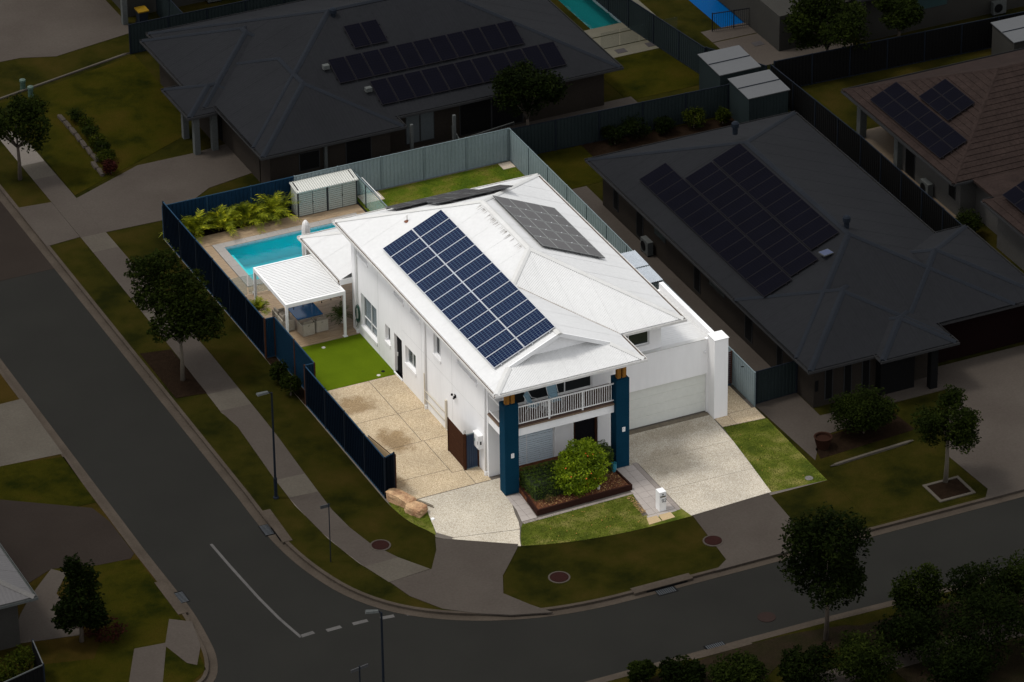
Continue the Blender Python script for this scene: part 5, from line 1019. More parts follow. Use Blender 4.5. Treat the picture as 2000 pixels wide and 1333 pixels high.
st_ = thing('street_sign', 'thin pole with a small blade sign on the curved corner verge', 'sign', (-9.75, -1.72, 0)); B().tube([(0, 0, 0), (0, 0, 3.2)], .025, 6).build('pole', STEEL, st_); bx('blade', -.42, -.012, 3.0, .04, .012, 3.17, mat('sign_back', (.03, .033, .035), rough=.6), st_)
st_ = thing('street_sign', 'grey blade sign on a dark pole beside the bottom street lamp', 'sign', (-13.8, -14.6, -.12), math.radians(10)); B().tube([(0, 0, 0), (0, 0, 3.25)], .035, 6).build('pole', STEEL, st_); bx('blade', -.45, -.015, 3.05, .45, .015, 3.2, mat('sign_face', (.045, .045, .047), rough=.6), st_)

# ================================================================== trees and shrubs
def tree(label, x, y, trunk, blobs, n, size, m, bark=BARK, name='street_tree', cat='tree', seed=1, group=None, lean=(0, 0)):
    t = absthing(name, label, cat, (x, y, 0), group); R_ = random.Random(seed); zc_ = max(b_[2] for b_ in blobs)
    B().tube([(x, y, -.05), (x+lean[0]*.3+.03, y+lean[1]*.3, trunk*.5), (x+lean[0], y+lean[1], trunk)], [.13, .10, .075], 8).build('trunk', bark, t, True)
    for i, bb in enumerate(blobs[:7]):
        e = Vector((x+bb[0], y+bb[1], bb[2])); s = Vector((x+lean[0], y+lean[1], trunk*.96)); B().tube([s, s.lerp(e, .5)+Vector((R_.uniform(-.1, .1), R_.uniform(-.1, .1), .1)), e], [.06, .045, .015], 6).build('limb', bark, t, True)
    leafcloud('crown', [(x+b_[0], y+b_[1], *b_[2:]) for b_ in blobs], int(n*1.7), size*1.05, m, t, seed, hull=.35)
    return t
def blobset(seed, n, R0, z0, H, r0=.40):
    R_ = random.Random(seed); out = [(0, 0, z0, R0*.6, R0*.6, H*.5)]
    for i in range(int(n*1.3)):
        a, e = R_.random()*6.283, R_.uniform(-.9, 1.0); out.append((R0*.74*math.cos(a)*math.cos(e), R0*.74*math.sin(a)*math.cos(e), z0+H*.64*math.sin(e), R0*r0*R_.uniform(.8, 1.25), R0*r0*R_.uniform(.8, 1.25), R0*r0*R_.uniform(.7, 1.0)))
    return out
tree('wide leafy street tree leaning over the footpath beside the navy fence', -9.75, 16.9, 2.2, [(-.9, -.2, 3.3, .9, .9, .7), (.9, .9, 2.9, .9, .9, .6), (.2, 1.2, 4.6, 1.3, 1.3, .9), (1.2, 1.5, 4.3, 1.0, 1.0, .8), (-.7, 2.6, 5.1, 1.1, 1.1, .8), (.6, .2, 3.8, 1.3, 1.2, .9), (1.6, .2, 3.4, .9, .9, .7), (-.4, .6, 4.0, 1.0, 1.0, .8), (1.2, -.7, 3.0, .9, .8, .6), (.2, 2.2, 5.6, .9, .9, .6), (-1.1, 1.6, 4.2, .8, .9, .6), (.1, -.5, 3.2, .8, .8, .6)], 9000, .085, LF_DARK, BARKL, seed=4)
tree('round street tree at the far left beside the distant footpath', -9.7, 40.6, 2.0, blobset(12, 12, 1.75, 3.3, 1.9), 5200, .085, LF_DARK, BARK, seed=12)
tree('young street tree in a square mulch pad near the right driveway', 19.3, -8.1, 2.3, blobset(21, 12, 1.5, 3.4, 1.8), 4800, .075, LF_DARK, BARKL, seed=21, lean=(.05, .05))
tree('tall dark street tree on the near verge, trunk rising from the bottom kerb', 7.75, -17.55, 2.6, blobset(31, 18, 2.05, 4.3, 2.9), 9000, .085, LF_DK2, BARK, seed=31)
tree('dark conical tree beside the driveway of the bottom left house', -22.5, -2.9, 1.0, [(0, 0, 2.0, 1.1, 1.1, .9), (.3, .3, 3.0, .8, .8, .8), (-.1, .3, 3.8, .5, .5, .6), (.6, -.3, 1.3, .7, .7, .6), (-.6, 0, 1.4, .7, .7, .6)], 5000, .08, LF_DK2, BARK, 'garden_tree', seed=41)
tree('big dark tree behind the rear fence in front of the grey house', 16.2, 31.9, 1.8, blobset(51, 14, 1.95, 3.1, 2.1), 7500, .085, LF_DK2, BARK, 'garden_tree', seed=51)
tree('large tree by the black fence near the blue covered pool', 35.1, 33.0, 1.4, blobset(61, 16, 2.2, 3.0, 2.3), 8000, .09, LF_DARK, BARK, 'garden_tree', seed=61)
tree('smaller lime tinted tree in front of the pale wall at the top right', 39.3, 32.4, 1.8, blobset(62, 10, 1.3, 3.2, 1.5), 4000, .08, LF_DARK, BARK, 'garden_tree', seed=62)
def shrub(label, x, y, r, h, n, m, seed, group=None, size=.06, name='shrub'):
    t = absthing(name, label, 'shrub', (x, y, 0), group); B().tube([(x, y, 0), (x+.05, y, h*.6)], [.05, .02], 6).build('stem', BARK, t)
    bl = [(x, y, h*.52, r*.75, r*.75, h*.42)]; R_ = random.Random(seed)
    for i in range(6): a = R_.random()*6.28; bl.append((x+r*.5*math.cos(a), y+r*.5*math.sin(a), h*R_.uniform(.35, .75), r*.45, r*.45, h*.25))
    leafcloud('foliage', bl, n, size, m, t, seed, hull=.45); return t
shrub('large round clipped shrub in front of the slit windows of the right house', 18.0, -2.4, 1.7, 2.7, 14000, LF_DARK, 70)
shrub('lime green bush at the right picture edge beside the dark garage', 30.6, .9, 1.1, 2.2, 3000, LF_LIME, 71)
shrub('dark bush with red tips beside the brown tiled house', 32.3, 12.6, .95, 1.7, 2600, LF_DARK, 72)
for i, (x, y) in enumerate(((-5.5, 14.6), (-5.5, 13.2))): shrub(('dark shrub in the fence pocket, the one farther up the street', 'dark shrub in the fence pocket, the one nearer the lamp')[i], x, y, .62, 1.3, 1800, LF_DARK, 73+i, 'shrubs in the pocket of the navy fence')
for i, (x, y, r, h, lb, m) in enumerate(((20.6, 30.2, .9, 1.2, 'dark low shrub under the rear fence, leftmost of the row behind the right house', LF_DK2), (22.0, 30.3, .95, 1.4, 'dark spreading shrub under the rear fence, second of the row', LF_DK2), (23.6, 30.2, .7, 1.0, 'small dark shrub under the rear fence, third of the row', LF_DK2), (25.3, 30.0, .75, 1.3, 'lime tinted shrub under the rear fence beside the garden sheds', LF_LIME), (26.9, 29.7, .5, 1.1, 'thin shrub in the bed next to the grey garden shed', LF_LIME))): shrub(lb, x, y, r, h, 1600, m, 80+i, 'shrubs under the rear fence')
for i, (x, y) in enumerate(((-4.55, 45.6), (-4.5, 44.5), (-4.55, 43.5), (-4.6, 42.5), (-4.7, 41.5), (-4.85, 40.5))): shrub(['low hedge shrub on the far left lawn, the one farthest up the slope', 'low hedge shrub on the far left lawn, second from the top', 'low hedge shrub on the far left lawn, third from the top', 'low hedge shrub on the far left lawn, third from the bottom', 'low hedge shrub on the far left lawn, second from the bottom', 'low hedge shrub on the far left lawn, next to the red leaved shrub'][i], x, y, .6, .8, 800, LF_LIME if i % 2 else LF_DARK, 90+i, 'low hedge shrubs along the lawn edging')
shrub('dark red leaved shrub at the lower end of the lawn hedge row', -5.1, 39.1, .5, .8, 800, LF_RED, 97)
re_ = absthing('rock_edging', 'row of brown rocks edging the low hedge on the far left lawn', 'garden edging', (-5.2, 42.8, 0))
for i in range(9):
    o = rock('x', (0, 0, 0), (.25, .8, .2), 0, 200+i, ROCKG, 'rock'); del o['label'], o['category']; o.parent = re_; o.location = (-.05+.02*math.sin(i)+(-.35 if i > 6 else 0), 3.4-i*.86, .08); o.rotation_euler = (0, 0, random.uniform(-.1, .1))
# dense planting at the bottom right
for i, (x, y, r, h, lb) in enumerate(((12.4, -17.6, 1.2, 2.4, 'dark shrub tree nearest the kerb at the bottom right'), (14.9, -19.2, 1.7, 3.0, 'broad dark shrub tree near the right end of the bottom planting'), (17.4, -19.5, 1.7, 3.0, 'dark shrub tree at the right picture edge below the road'), (13.2, -22.0, 2.0, 3.2, 'large pale tipped shrub tree in the bottom right corner'), (15.9, -23.6, 2.1, 3.4, 'large shrub tree cut by the bottom right corner of the picture'), (10.4, -20.4, 1.5, 2.5, 'dark shrub in the middle of the bottom right planting'), (7.6, -21.4, 1.6, 2.4, 'dark shrub directly below the tall street tree'), (5.2, -20.6, 1.3, 1.8, 'dark shrub left of centre along the bottom edge'), (2.4, -19.2, 1.4, 1.5, 'low dark shrub along the bottom edge near the street tree'), (.3, -18.0, 1.0, 1.2, 'low dark shrub along the bottom edge, farthest left of the mass'), (-1.2, -16.9, .6, .9, 'small lone shrub by the bottom kerb storm drain'), (10.9, -23.6, 1.6, 2.4, 'dark shrub cut by the bottom edge right of centre'))):
    shrub(lb, x, y, r*1.12, h*1.1, 5600, (LF_DARK, LF_DK2)[i % 2], 110+i, 'shrubs massed on the near verge', .08)
sq = absthing('tree_pit', 'square mulch pad with a pale concrete border round the young street tree', 'tree pit', (19.1, -8.7, 0))
for q in ((18.15, -9.6, 20.1, -9.45), (18.15, -8.05, 20.1, -7.9), (18.15, -9.45, 18.3, -8.05), (19.95, -9.45, 20.1, -8.05)): bx('edging', q[0], q[1], 0, q[2], q[3], .06, CONCL, sq)
bx('mulch', 18.3, -9.45, 0, 19.95, -8.05, .03, DMUL, sq)
def pot(label, x, y, r, h, m): meta(B().lathe([(.001, 0), (r*.7, 0), (r, h*.85), (r*1.1, h), (r*.9, h), (r*.85, h*.8), (.001, h*.8)], (x, y, .02), 16).build('pot', m), label, 'pot')
pot('wide terracotta pot on the lawn beside the round clipped shrub', 15.6, -2.7, .42, .6, TERRA)
rock('pale flat edging stone along the front of the dark bed by the round shrub', (17.4, -4.3, .05), (4.6, .15, .14), math.radians(4), 31, CONCL, 'edging_stone')
for i, (x, y) in enumerate(((-5.9, 50.6), (-5.8, 49.6))):
    t = thing('garden_bollard', ('small pale green bollard on the far left lawn, the farther one', 'small pale green bollard on the far left lawn, the nearer one')[i], 'bollard', (x, y, 0), 0, 'green bollards on the lawn boundary'); m_ = mat('green_plastic', (.028, .055, .04), rough=.5); B().lathe([(.16, 0), (.15, .5), (.19, .52), (.17, .62), (.001, .68)], k=12).build('body', m_, t)

# ================================================================== neighbours
TN = .404
def nhouse(label, rects, z, wallm, wz=2.5, inset=.5, roofm=DROOF, loc=None, sheets=.76):
    t = absthing('house', label, 'house', (rects[0][0], rects[0][1], 0))
    for i, (x0, y0, x1, y1) in enumerate(rects):
        hip_roof(x0, y0, x1, y1, z, TN, roofm, DCAP if roofm is DROOF else TILER, DGUT, t, sheets=sheets)
    return t
def nwall(t, x0, y0, x1, y1, z1=2.45, m=BRIK): bx('wall', x0, y0, 0, x1, y1, z1, m, t)
def nwin(t, axis, at, s, u0, u1, z0, z1, g=DARK, mull=(), fm=DGUT): 
    b = B(); bxa(b, axis, at, -s*.03, s*.002, u0, u1, z0, z1); o = b.build('window', fm, t); U_ = [u0]+list(mull)+[u1]
    for a, c in zip(U_, U_[1:]): bxa(B(), axis, at, -s*.036, -s*.0305, a+.05, c-.05, z0+.05, z1-.05).build('pane', g, o)
h1 = nhouse('charcoal roofed single storey house behind the rear fence with solar panels', [(1.1, 33.75, 22.7, 49.1), (.45, 39.3, 9, 48.4), (1.103, 32.55, 9.25, 44)], 2.62, BRIK)
nwall(h1, 1.7, 34.6, 22.1, 48.5); nwall(h1, 1.2, 40.3, 1.69, 47.9); nwall(h1, 1.75, 33.2, 8.7, 34.59)
hip_roof(-.55, 38.85, 3.5, 42.6, 2.45, .38, DROOF, DCAP, DGUT, h1, sheets=.76, name='porch_roof')
for x, y in ((.05, 41.2), (-.1, 39.15), (.95, 39.2)): bx('porch_post', x-.16, y-.16, 0, x+.16, y+.16, 2.3, DTRIM, h1)
bx('doorway', 1.66, 39.9, .02, 1.695, 41.2, 2.2, DARK, h1); bx('garage_opening', 1.71, 35.2, .02, 1.748, 38.6, 2.2, DARK, h1)
nwin(h1, 'y', 34.6, 1, 10.2, 11.9, .3, 2.1, mat('pale_blind', (.055, .065, .068), rough=.6), (11.05,)); nwin(h1, 'y', 34.6, 1, 13.4, 17.2, .1, 2.2, DARK, (15.3,)); nwin(h1, 'y', 33.2, 1, 6.1, 7.6, .1, 2.2, DARK)
nwin(h1, 'y', 33.2, 1, 3.4, 4.6, .9, 2.0, DARK)
for x in (4.9, 9.9, 12.4): bx('porch_post', x-.08, 33.0, 0, x+.08, 33.15, 2.3, DTRIM, h1)
rlg = absthing('patio_railing', 'white railing on the patio under the grey house eave', 'railing', (14, 34, 0))
for a, c in (((12.5, 32.6), (12.8, 34.3)), ((12.5, 32.6), (16.0, 33.2))):
    B().bar((*a, 1.0), (*c, 1.0), .05, .05).build('rail', DTRIM, rlg); B().bar((*a, .1), (*c, .1), .03, .03).build('rail', DTRIM, rlg)
    for i in range(14): f = i/13; B().bar((a[0]+(c[0]-a[0])*f, a[1]+(c[1]-a[1])*f, .1), (a[0]+(c[0]-a[0])*f, a[1]+(c[1]-a[1])*f, 1.0), .02, .02).build('baluster', DTRIM, rlg)
an = math.atan(TN)
def flat_array(label, corner_, nx, ny, pw, ph, eave, axis, skip=()):
    """dark panels on a neighbour's slope: corner_ = (x, y) of the lowest left panel, axis = slope facing"""
    x, y = corner_
    if axis == '-y': z = 2.62+(y-eave)*TN+.1; return solar(label, (x, y, z), (1, 0, 0), (0, math.cos(an), math.sin(an)), (0, -math.sin(an), math.cos(an)), nx, ny, pw, ph, PVFD, PVD, gap=.05, skip=skip)
    z = 2.62+(x-eave)*TN+.1; return solar(label, (x, y, z), (0, 1, 0), (math.cos(an), 0, math.sin(an)), (-math.sin(an), 0, math.cos(an)), nx, ny, pw, ph, PVFD, PVD, gap=.03, skip=skip)
PVFD = mat('panel_frame_dark', (.014, .013, .015), rough=.8, spec=.03)
PVFD2 = PVFD
flat_array('lower row of eleven dark solar panels on the front slope of the house behind', (8.85, 34.52), 11, 1, .95, 1.78, 33.75, '-y')
flat_array('middle row of eleven dark solar panels on the front slope of the house behind', (7.25, 36.45), 11, 1, .95, 1.78, 33.75, '-y')
flat_array('pair of dark solar panels near the ridge of the house behind', (9.02, 38.48), 2, 1, .95, 1.68, 33.75, '-y')
def whirly(label, x, y, z): 
    t = thing('roof_vent', label, 'roof vent', (x, y, z)); B().lathe([(.14, -.2), (.14, .15), (.2, .2), (.2, .42), (.12, .5), (.001, .52)], k=12).build('turbine', STEEL, t)
whirly('dark turbine vent on the ridge of the grey house behind, above the solar panel pair', 8.85, 41.0, 5.5)
for x, y in ((6.75, 37.6), (8.35, 35.6)): meta(B().box(x, y-.15, 2.72+(y-33.75)*TN, x+.35, y+.12, 2.95+(y-33.75)*TN).build('isolator_box', DTRIM), 'small pale isolator box at the left end of the '+('middle' if x < 8 else 'lower')+' rear-house panel row', 'isolator')
h2 = nhouse('charcoal roofed single storey house on the right with slit front windows', [(16.35, 1.45, 28.6, 24.75), (16.353, .1, 24.1, 8), (20.0, -.55, 24.103, 3.6), (22.2, 1.452, 30.4, 9.6)], 2.62, BRIKL)
nwall(h2, 16.95, 2.3, 28.0, 24.2, 2.44); nwall(h2, 16.952, .79, 20.4, 2.299, 2.43); nwall(h2, 22.31, .9, 23.9, 2.009, 2.43); bx('garage_door', 24.5, 1.9, .02, 29.6, 2.0, 2.3, mat('maroon_garage_door', (.006, .003, .003), rough=.8, spec=.02), h2)
nwall(h2, 22.6, 2.01, 29.85, 9.0, 2.42); nwall(h2, 29.62, 1.7, 29.86, 2.0, 2.4, DTRIM)
nwall(h2, 20.41, .3, 22.3, 1.0, 2.35, DARK)
for u in (17.55, 18.6, 19.6): nwin(h2, 'y', .79, 1, u, u+.45, .3, 2.1, DARK)
bx('porch_post', 22.9, -.25, 0, 23.3, .1, 2.35, DARK, h2)
for (a, c, z0) in ((22.3, 22.9, .5), (19.4, 20.2, .2), (16.8, 18.1, 1.3), (12.9, 13.6, .3), (10.2, 11.9, 1.4), (7.2, 8.0, .3), (4.0, 4.6, .4)): nwin(h2, 'x', 16.95, 1, a, c, z0, 2.1, DARK if z0 < 1 else mat('teal_glass', (.012, .02, .02), rough=.3))
bx('window', 17.02, .77, .9, 17.2, .788, 1.5, DARK, h2)
meta(bx('porch_slab', 20.4, -.5, -.02, 24.0, .88, .06, CONC), kind='structure')
flat_array('left column of fourteen dark solar panels on the right house', (17.32, 6.74), 14, 1, .965, 1.66, 16.35, '-x')
flat_array('middle column of dark solar panels on the right house', (18.93, 6.98), 12, 1, .94, 1.66, 16.35, '-x')
flat_array('column of dark solar panels next to the ridge of the right house', (20.55, 7.9), 11, 1, .95, 1.7, 16.35, '-x')
whirly('dark turbine vent near the far end of the ridge of the right house', 22.5, 19.9, 5.15); whirly('dark turbine vent at the near end of the ridge of the right house', 22.75, 8.3, 5.15)
sp_ = thing('solar_vent_panel', 'small blue solar vent panel below the main arrays on the right house', 'solar panel', (20.9, 7.0, 4.62), math.radians(10)); bx('frame', -.3, -.25, 0, .3, .25, .05, DTRIM, sp_); bx('cell_face', -.28, -.23, .05, .28, .23, .056, mat('small_blue_cell', (.010, .020, .06), rough=.4), sp_)
def aircon(label, x, y, rz, z=.1, m=None):
    t = thing('air_conditioner', label, 'air conditioner', (x, y, z), rz); bx('casing', -.42, -.16, 0, .42, .16, .75, m or DTRIM, t); B().tube([(-.1, -.161, .38), (-.1, -.175, .38)], .27, 16).build('fan_grille', DARK, t); bx('foot', -.38, -.14, -.1, -.3, .14, 0, STEEL, t); bx('foot', .3, -.14, -.1, .38, .14, 0, STEEL, t)
aircon('outdoor air conditioner beside the tall windows of the right house', 16.65, 18.4, -math.pi/2); aircon('outdoor air conditioner against the white wall of the brown tiled house', 32.75, 17.6, -math.pi/2)
# brown tiled house
h3 = absthing('house', 'brown tiled house at the right edge with pale walls', 'house', (32.2, 14, 0))
def tiled_hip(x0, y0, x1, y1, z, t_, m, root):
    w_, l_ = x1-x0, y1-y0; h_ = min(w_, l_)/2; a = (x0+h_, y0+h_); c = (x0+h_, y1-h_) if w_ <= l_ else (x1-h_, y0+h_); zt_ = z+h_*t_
    b = B(); b.box(x0+.02, y0+.02, z-.2, x1-.02, y1-.02, z-.03); q = [(x0, y0, z-.02), (x1, y0, z-.02), (x1, y1, z-.02), (x0, y1, z-.02)]; A, C_ = (*a, zt_-.02), (*c, zt_-.02)
    if w_ <= l_: b.poly([q[0], q[1], A]); b.poly([q[1], q[2], C_, A]); b.poly([q[2], q[3], C_]); b.poly([q[3], q[0], A, C_]); PL = [([q[3][:2], q[0][:2], a, c], 1, lambda x, y: z+(x-x0)*t_), ([q[0][:2], q[1][:2], a], 0, lambda x, y: z+(y-y0)*t_)]
    else: b.poly([q[0], q[1], C_, A]); b.poly([q[1], q[2], C_]); b.poly([q[2], q[3], A, C_]); b.poly([q[3], q[0], A]); PL = [([q[3][:2], q[0][:2], a], 1, lambda x, y: z+(x-x0)*t_), ([q[0][:2], q[1][:2], c, a], 0, lambda x, y: z+(y-y0)*t_)]
    r = b.build('roof', m, root); rest = B(); singles = []
    for P, ax, f in PL:
        xs = [p[0] for p in P]; ys = [p[1] for p in P]; u0, u1 = (min(ys), max(ys)) if ax else (min(xs), max(xs)); v0, v1 = (min(xs), max(xs)) if ax else (min(ys), max(ys)); j = 0; v = v0
        while v < v1:
            u = u0-(.15 if j % 2 else 0)
            while u < u1:
                R4 = (v, u, v+.33, u+.294) if ax else (u, v, u+.294, v+.33); Q = rect_clip(list(P), *R4)
                if len(Q) > 2:
                    top = [(x, y, f(x, y)+.045-.035*(((x if ax else y)-v)/.33)) for x, y in Q]; low = [(x, y, f(x, y)-.01) for x, y in Q]; singles.append((min((p[0]+79)**2+(p[1]+173)**2 for p in Q), low, top))
                u += .3
            v += .33; j += 1
    singles.sort(key=lambda s: s[0])
    return r, singles, (x0, y0, x1, y1, a, c, z, zt_, w_ <= l_)
cand = []
for rc in ((32.2, 13.9, 47.5, 25.9), (32.3, 0.5, 47.503, 20.0)):
    if rc[1] < 5: rc = (32.6, 1.0, 47.5, 11.6)
    r, s_, inf = tiled_hip(*rc, 2.62, .44, TILER, h3); cand += [(d_, r, lo, hi) for d_, lo, hi in s_]
    x0_, y0_, x1_, y1_, a, c, z_, zt_, nar = inf
    for p, q_ in (((x0_, y0_), a), ((x1_, y0_), a if nar else c), ((x1_, y1_), c), ((x0_, y1_), c if nar else a)): cap(B(), (*p, z_), (*q_, zt_), w=.14).build('ridge_cap', TILER, r)
    cap(B(), (*a, zt_), (*c, zt_), w=.14).build('ridge_cap', TILER, r); gutter((x0_, y0_), (x0_, y1_), z_, DGUT, r, (-1, 0)); gutter((x0_, y0_), (x1_, y0_), z_, DGUT, r, (0, -1)); gutter((x0_, y1_), (x1_, y1_), z_, DGUT, r, (0, 1))
cand.sort(key=lambda s: s[0]); rest = {}
for k, (d_, r, lo, hi) in enumerate(cand):
    b = B() if k < 300 else rest.setdefault(r.name, (B(), r))[0]; n = len(b.V); q = len(lo); b.V += lo+hi; b.F.append(tuple(range(n+q, n+2*q))); b.F += [(n+i, n+(i+1) % q, n+q+(i+1) % q, n+q+i) for i in range(q)]
    if k < 300: b.build('roof_tile', TILER, r)
for b, r in rest.values(): meta(b.build('roof_tile', TILER, r), kind='stuff')
bx('wall', 33.0, 14.5, 0, 46.5, 20.8, 2.45, PALEW, h3); bx('wall', 34.5, 20.81, 0, 46.5, 25.2, 2.45, PALEW, h3); bx('wall', 33.2, 1.6, 0, 46.5, 11.0, 2.45, PALEW, h3); bx('wall', 33.9, 11.01, 0, 46.4, 14.49, 2.4, PALEW, h3)
for x, y in ((32.9, 25.0), (32.9, 20.9)): bx('porch_post', x-.2, y-.2, 0, x+.2, y+.2, 2.4, DTRIM, h3)
bx('connecting_roof', 33.3, 11.55, 2.5, 46, 14.0, 2.62, TILER, h3)
nwin(h3, 'x', 33.0, 1, 19.3, 20.3, .1, 2.1, DARK); nwin(h3, 'x', 33.0, 1, 15.0, 15.7, .9, 2.1, DARK); nwin(h3, 'x', 33.2, 1, 5.0, 6.6, .9, 2.1, DARK)
meta(B().prism([(32.2, 14.2), (33.0, 14.2), (34.5, 20.8), (34.5, 25.6), (32.2, 25.6)], 0, .05).build('patio_slab', mat('tan_patio', (.085, .06, .035), rough=.8, var=.1)), kind='structure')
T3 = math.atan(.44)
def arr3(label, x, y, nx, ny, pw, ph): z = 2.62+(x-32.2)*.44+.16; return solar(label, (x, y, z), (0, 1, 0), (math.cos(T3), 0, math.sin(T3)), (-math.sin(T3), 0, math.cos(T3)), nx, ny, pw, ph, PVFD, PVD, gap=.03)
arr3('long dark solar array on the left slope of the brown tiled roof', 32.6, 16.05, 6, 2, 1.24, .86); arr3('short dark solar array above the long one on the brown tiled roof', 34.35, 18.35, 3, 2, 1.02, .86)
arr3('dark solar array on the brown tiled roof cut by the right picture edge', 33.2, 7.0, 3, 3, 1.2, .86)
# bottom left house, top houses
h4 = absthing('house', 'pale roofed house corner at the bottom left edge', 'house', (-30, 0, 0))
PR = mat('pale_steel_roof', (.066, .062, .062), (.055, .051, .05), rough=.6, s1=.3, var=.05)
hip_roof(-44, -2.55, -24.45, 12, 2.75, TN, PR, mat('pale_cap', (.08, .075, .07)), DTRIM, h4, sheets=.76); nwall(h4, -43, -2.0, -25.1, 11, 2.55, BRIKL); nwin(h4, 'y', -2.0, 1, -28.0, -27.2, .6, 1.9, DARK)
hb = absthing('hedge', 'bright green hedge inside the low black fence at the bottom left', 'hedge', (-27.3, -5.4, 0))
leafcloud('foliage', [(-28.4+i*.55, -5.9+.32*i+.3*(j-1), .8, .5, .5, .55) for i in range(6) for j in range(3)], 3200, .07, LF_LIME, hb, 5)
fence('low black fence with a grey rail at the bottom left corner', [(-25.25, -4.3), (-25.5, -6.35), (-31.0, -7.9)], 1.7, 2.4, DFENB, STEEL, rail=DTRIM)
t = absthing('shrub', 'low dark red shrub at the foot of the dark conical tree', 'shrub', (-21.3, -3.4, 0)); leafcloud('foliage', [(-21.3, -3.4, .5, .8, .6, .5), (-21.9, -2.6, .4, .6, .6, .4)], 1300, .06, LF_RED, t, 6)
h5 = absthing('house', 'grey walled house at the top edge behind the far fence, its roof out of frame', 'house', (10, 60, 0)); bx('wall', 2.6, 56.6, 0, 24, 68, 2.5, BRIKL, h5); bx('wall', 2.2, 60.0, 0, 2.59, 68, 2.5, BRIK, h5)
hip_roof(1.9, 56.0, 24.6, 68.6, 2.75, TN, DROOF, DCAP, DGUT, h5, sheets=.76); bx('porch_post', 2.0, 55.7, 0, 2.3, 56.0, 2.6, DTRIM, h5); nwin(h5, 'y', 56.6, 1, 4.6, 5.6, .6, 2.1, mat('pale_glass', (.06, .07, .07), rough=.3)); nwin(h5, 'y', 56.6, 1, 9.5, 12, .3, 2.1, DARK)
aircon('outdoor air conditioner against the wall at the top edge of the picture', 7.8, 56.3, 0)
bn = thing('wheelie_bin', 'yellow lidded wheelie bin behind the fence at the top left', 'bin', (3.0, 55.3, 0)); b = B(); b.V = [(-.22, -.25, .05), (.22, -.25, .05), (.22, .25, .05), (-.22, .25, .05), (-.29, -.34, .95), (.29, -.34, .95), (.29, .34, .95), (-.29, .34, .95)]; b.F = [(0, 3, 2, 1), (4, 5, 6, 7), (0, 1, 5, 4), (1, 2, 6, 5), (2, 3, 7, 6), (3, 0, 4, 7)]; b.build('body', STEEL, bn); bx('lid', -.32, -.38, .95, .32, .36, 1.02, mat('yellow_lid', (.16, .09, .0), rough=.5), bn)
for s in (-1, 1): B().tube([(s*.2, .3, .1), (s*.26, .3, .1)], .1, 10).build('wheel', BLACK, bn)
fence('dark teal fence across the top left behind the neighbouring roof', [(1.05, 52.1), (26.8, 52.0)], 1.85, 2.4, DFEN, STEEL)
fence('dark teal side fence running back from the top left fence', [(4.3, 52.2), (4.3, 56.3)], 1.85, 2.4, DFEN, STEEL)
fence('dark teal fence between the grey house yard and the blue covered pool', [(28.6, 35.2), (27.6, 42.7), (27.2, 60)], 1.85, 2.4, DFEN, STEEL)
fence('dark teal rear fence behind the shrubs of the right house', [(14.85, 31.05), (27.7, 30.6)], 1.85, 2.4, DFEN, STEEL)
fence('black side fence between the right house and the brown tiled house', [(30.9, 31.7), (31.2, 22.0), (31.1, 13), (31.0, 8.5)], 1.85, 2.4, DFENB, STEEL)
fence('black fence across the top right in front of the pale wall', [(31.2, 31.9), (52, 31.0)], 1.9, 2.4, DFENB, STEEL)
fence('dark teal fence between the sheds and the blue covered pool yard', [(30.6, 31.7), (28.7, 35.2)], 1.85, 2.4, DFEN, STEEL)
fence('short dark teal fence between the white house and the right house', [(14.6, 2.35), (16.9, 2.45)], 1.85, 2.4, DFEN, STEEL)
def gshed(label, x0, y0, x1, y1, z, wm, rm, slope=.12):
    t = absthing('garden_shed', label, 'shed', ((x0+x1)/2, (y0+y1)/2, 0)); bx('wall', x0, y0, 0, x1, y1, z-.05, wm, t)
    for i in range(int((x1-x0)/.2)): bx('rib', x0+.08+i*.2, y0-.02, .02, x0+.12+i*.2, y0-.001, z-.07, wm, t)
    b = B(); b.V = [(x0-.08, y0-.08, z), (x1+.08, y0-.08, z), (x1+.08, y1+.08, z+slope), (x0-.08, y1+.08, z+slope), (x0-.08, y0-.08, z-.05), (x1+.08, y0-.08, z-.05), (x1+.08, y1+.08, z+slope-.05), (x0-.08, y1+.08, z+slope-.05)]; b.F = [(0, 1, 2, 3), (7, 6, 5, 4), (0, 4, 5, 1), (1, 5, 6, 2), (2, 6, 7, 3), (3, 7, 4, 0)]; r = b.build('roof', rm, t)
    bx('roof_seam', x0-.06, (y0+y1)/2-.03, z+slope/2, x1+.06, (y0+y1)/2+.03, z+slope/2+.03, STEEL, r)
SHR = mat('shed_roof_grey', (.05, .052, .054), rough=.6, var=.05)
gshed('grey flat roofed garden shed behind the teal fence, the farther of the two', 27.6, 31.4, 30.0, 33.9, 2.1, DFEN, SHR); gshed('grey flat roofed garden shed by the shrub row, the nearer of the two', 27.7, 28.2, 30.1, 30.5, 2.1, DFEN, SHR); gshed('pale garden shed at the right edge behind the brown tiled roof', 44.0, 27.8, 47, 30.2, 2.1, BRIKL, SHR)
h6 = absthing('house', 'pale walled house at the top right edge behind the black fence', 'house', (40, 36, 0)); bx('wall', 38.6, 35.2, 0, 60, 46, 2.9, BRIKL, h6); nwin(h6, 'y', 35.2, 1, 41.8, 44.0, 1.2, 2.6, mat('teal_blind', (.008, .028, .03), rough=.6)); hip_roof(38.0, 34.5, 60.6, 46.6, 3.1, TN, DROOF, DCAP, DGUT, h6, sheets=.76)
bx('lower_wall', 33.8, 36.2, 0, 38.59, 44, 2.2, BRIKL, h6)
aircon('outdoor air conditioner at the top right corner against the pale wall', 47.2, 34.9, 0)
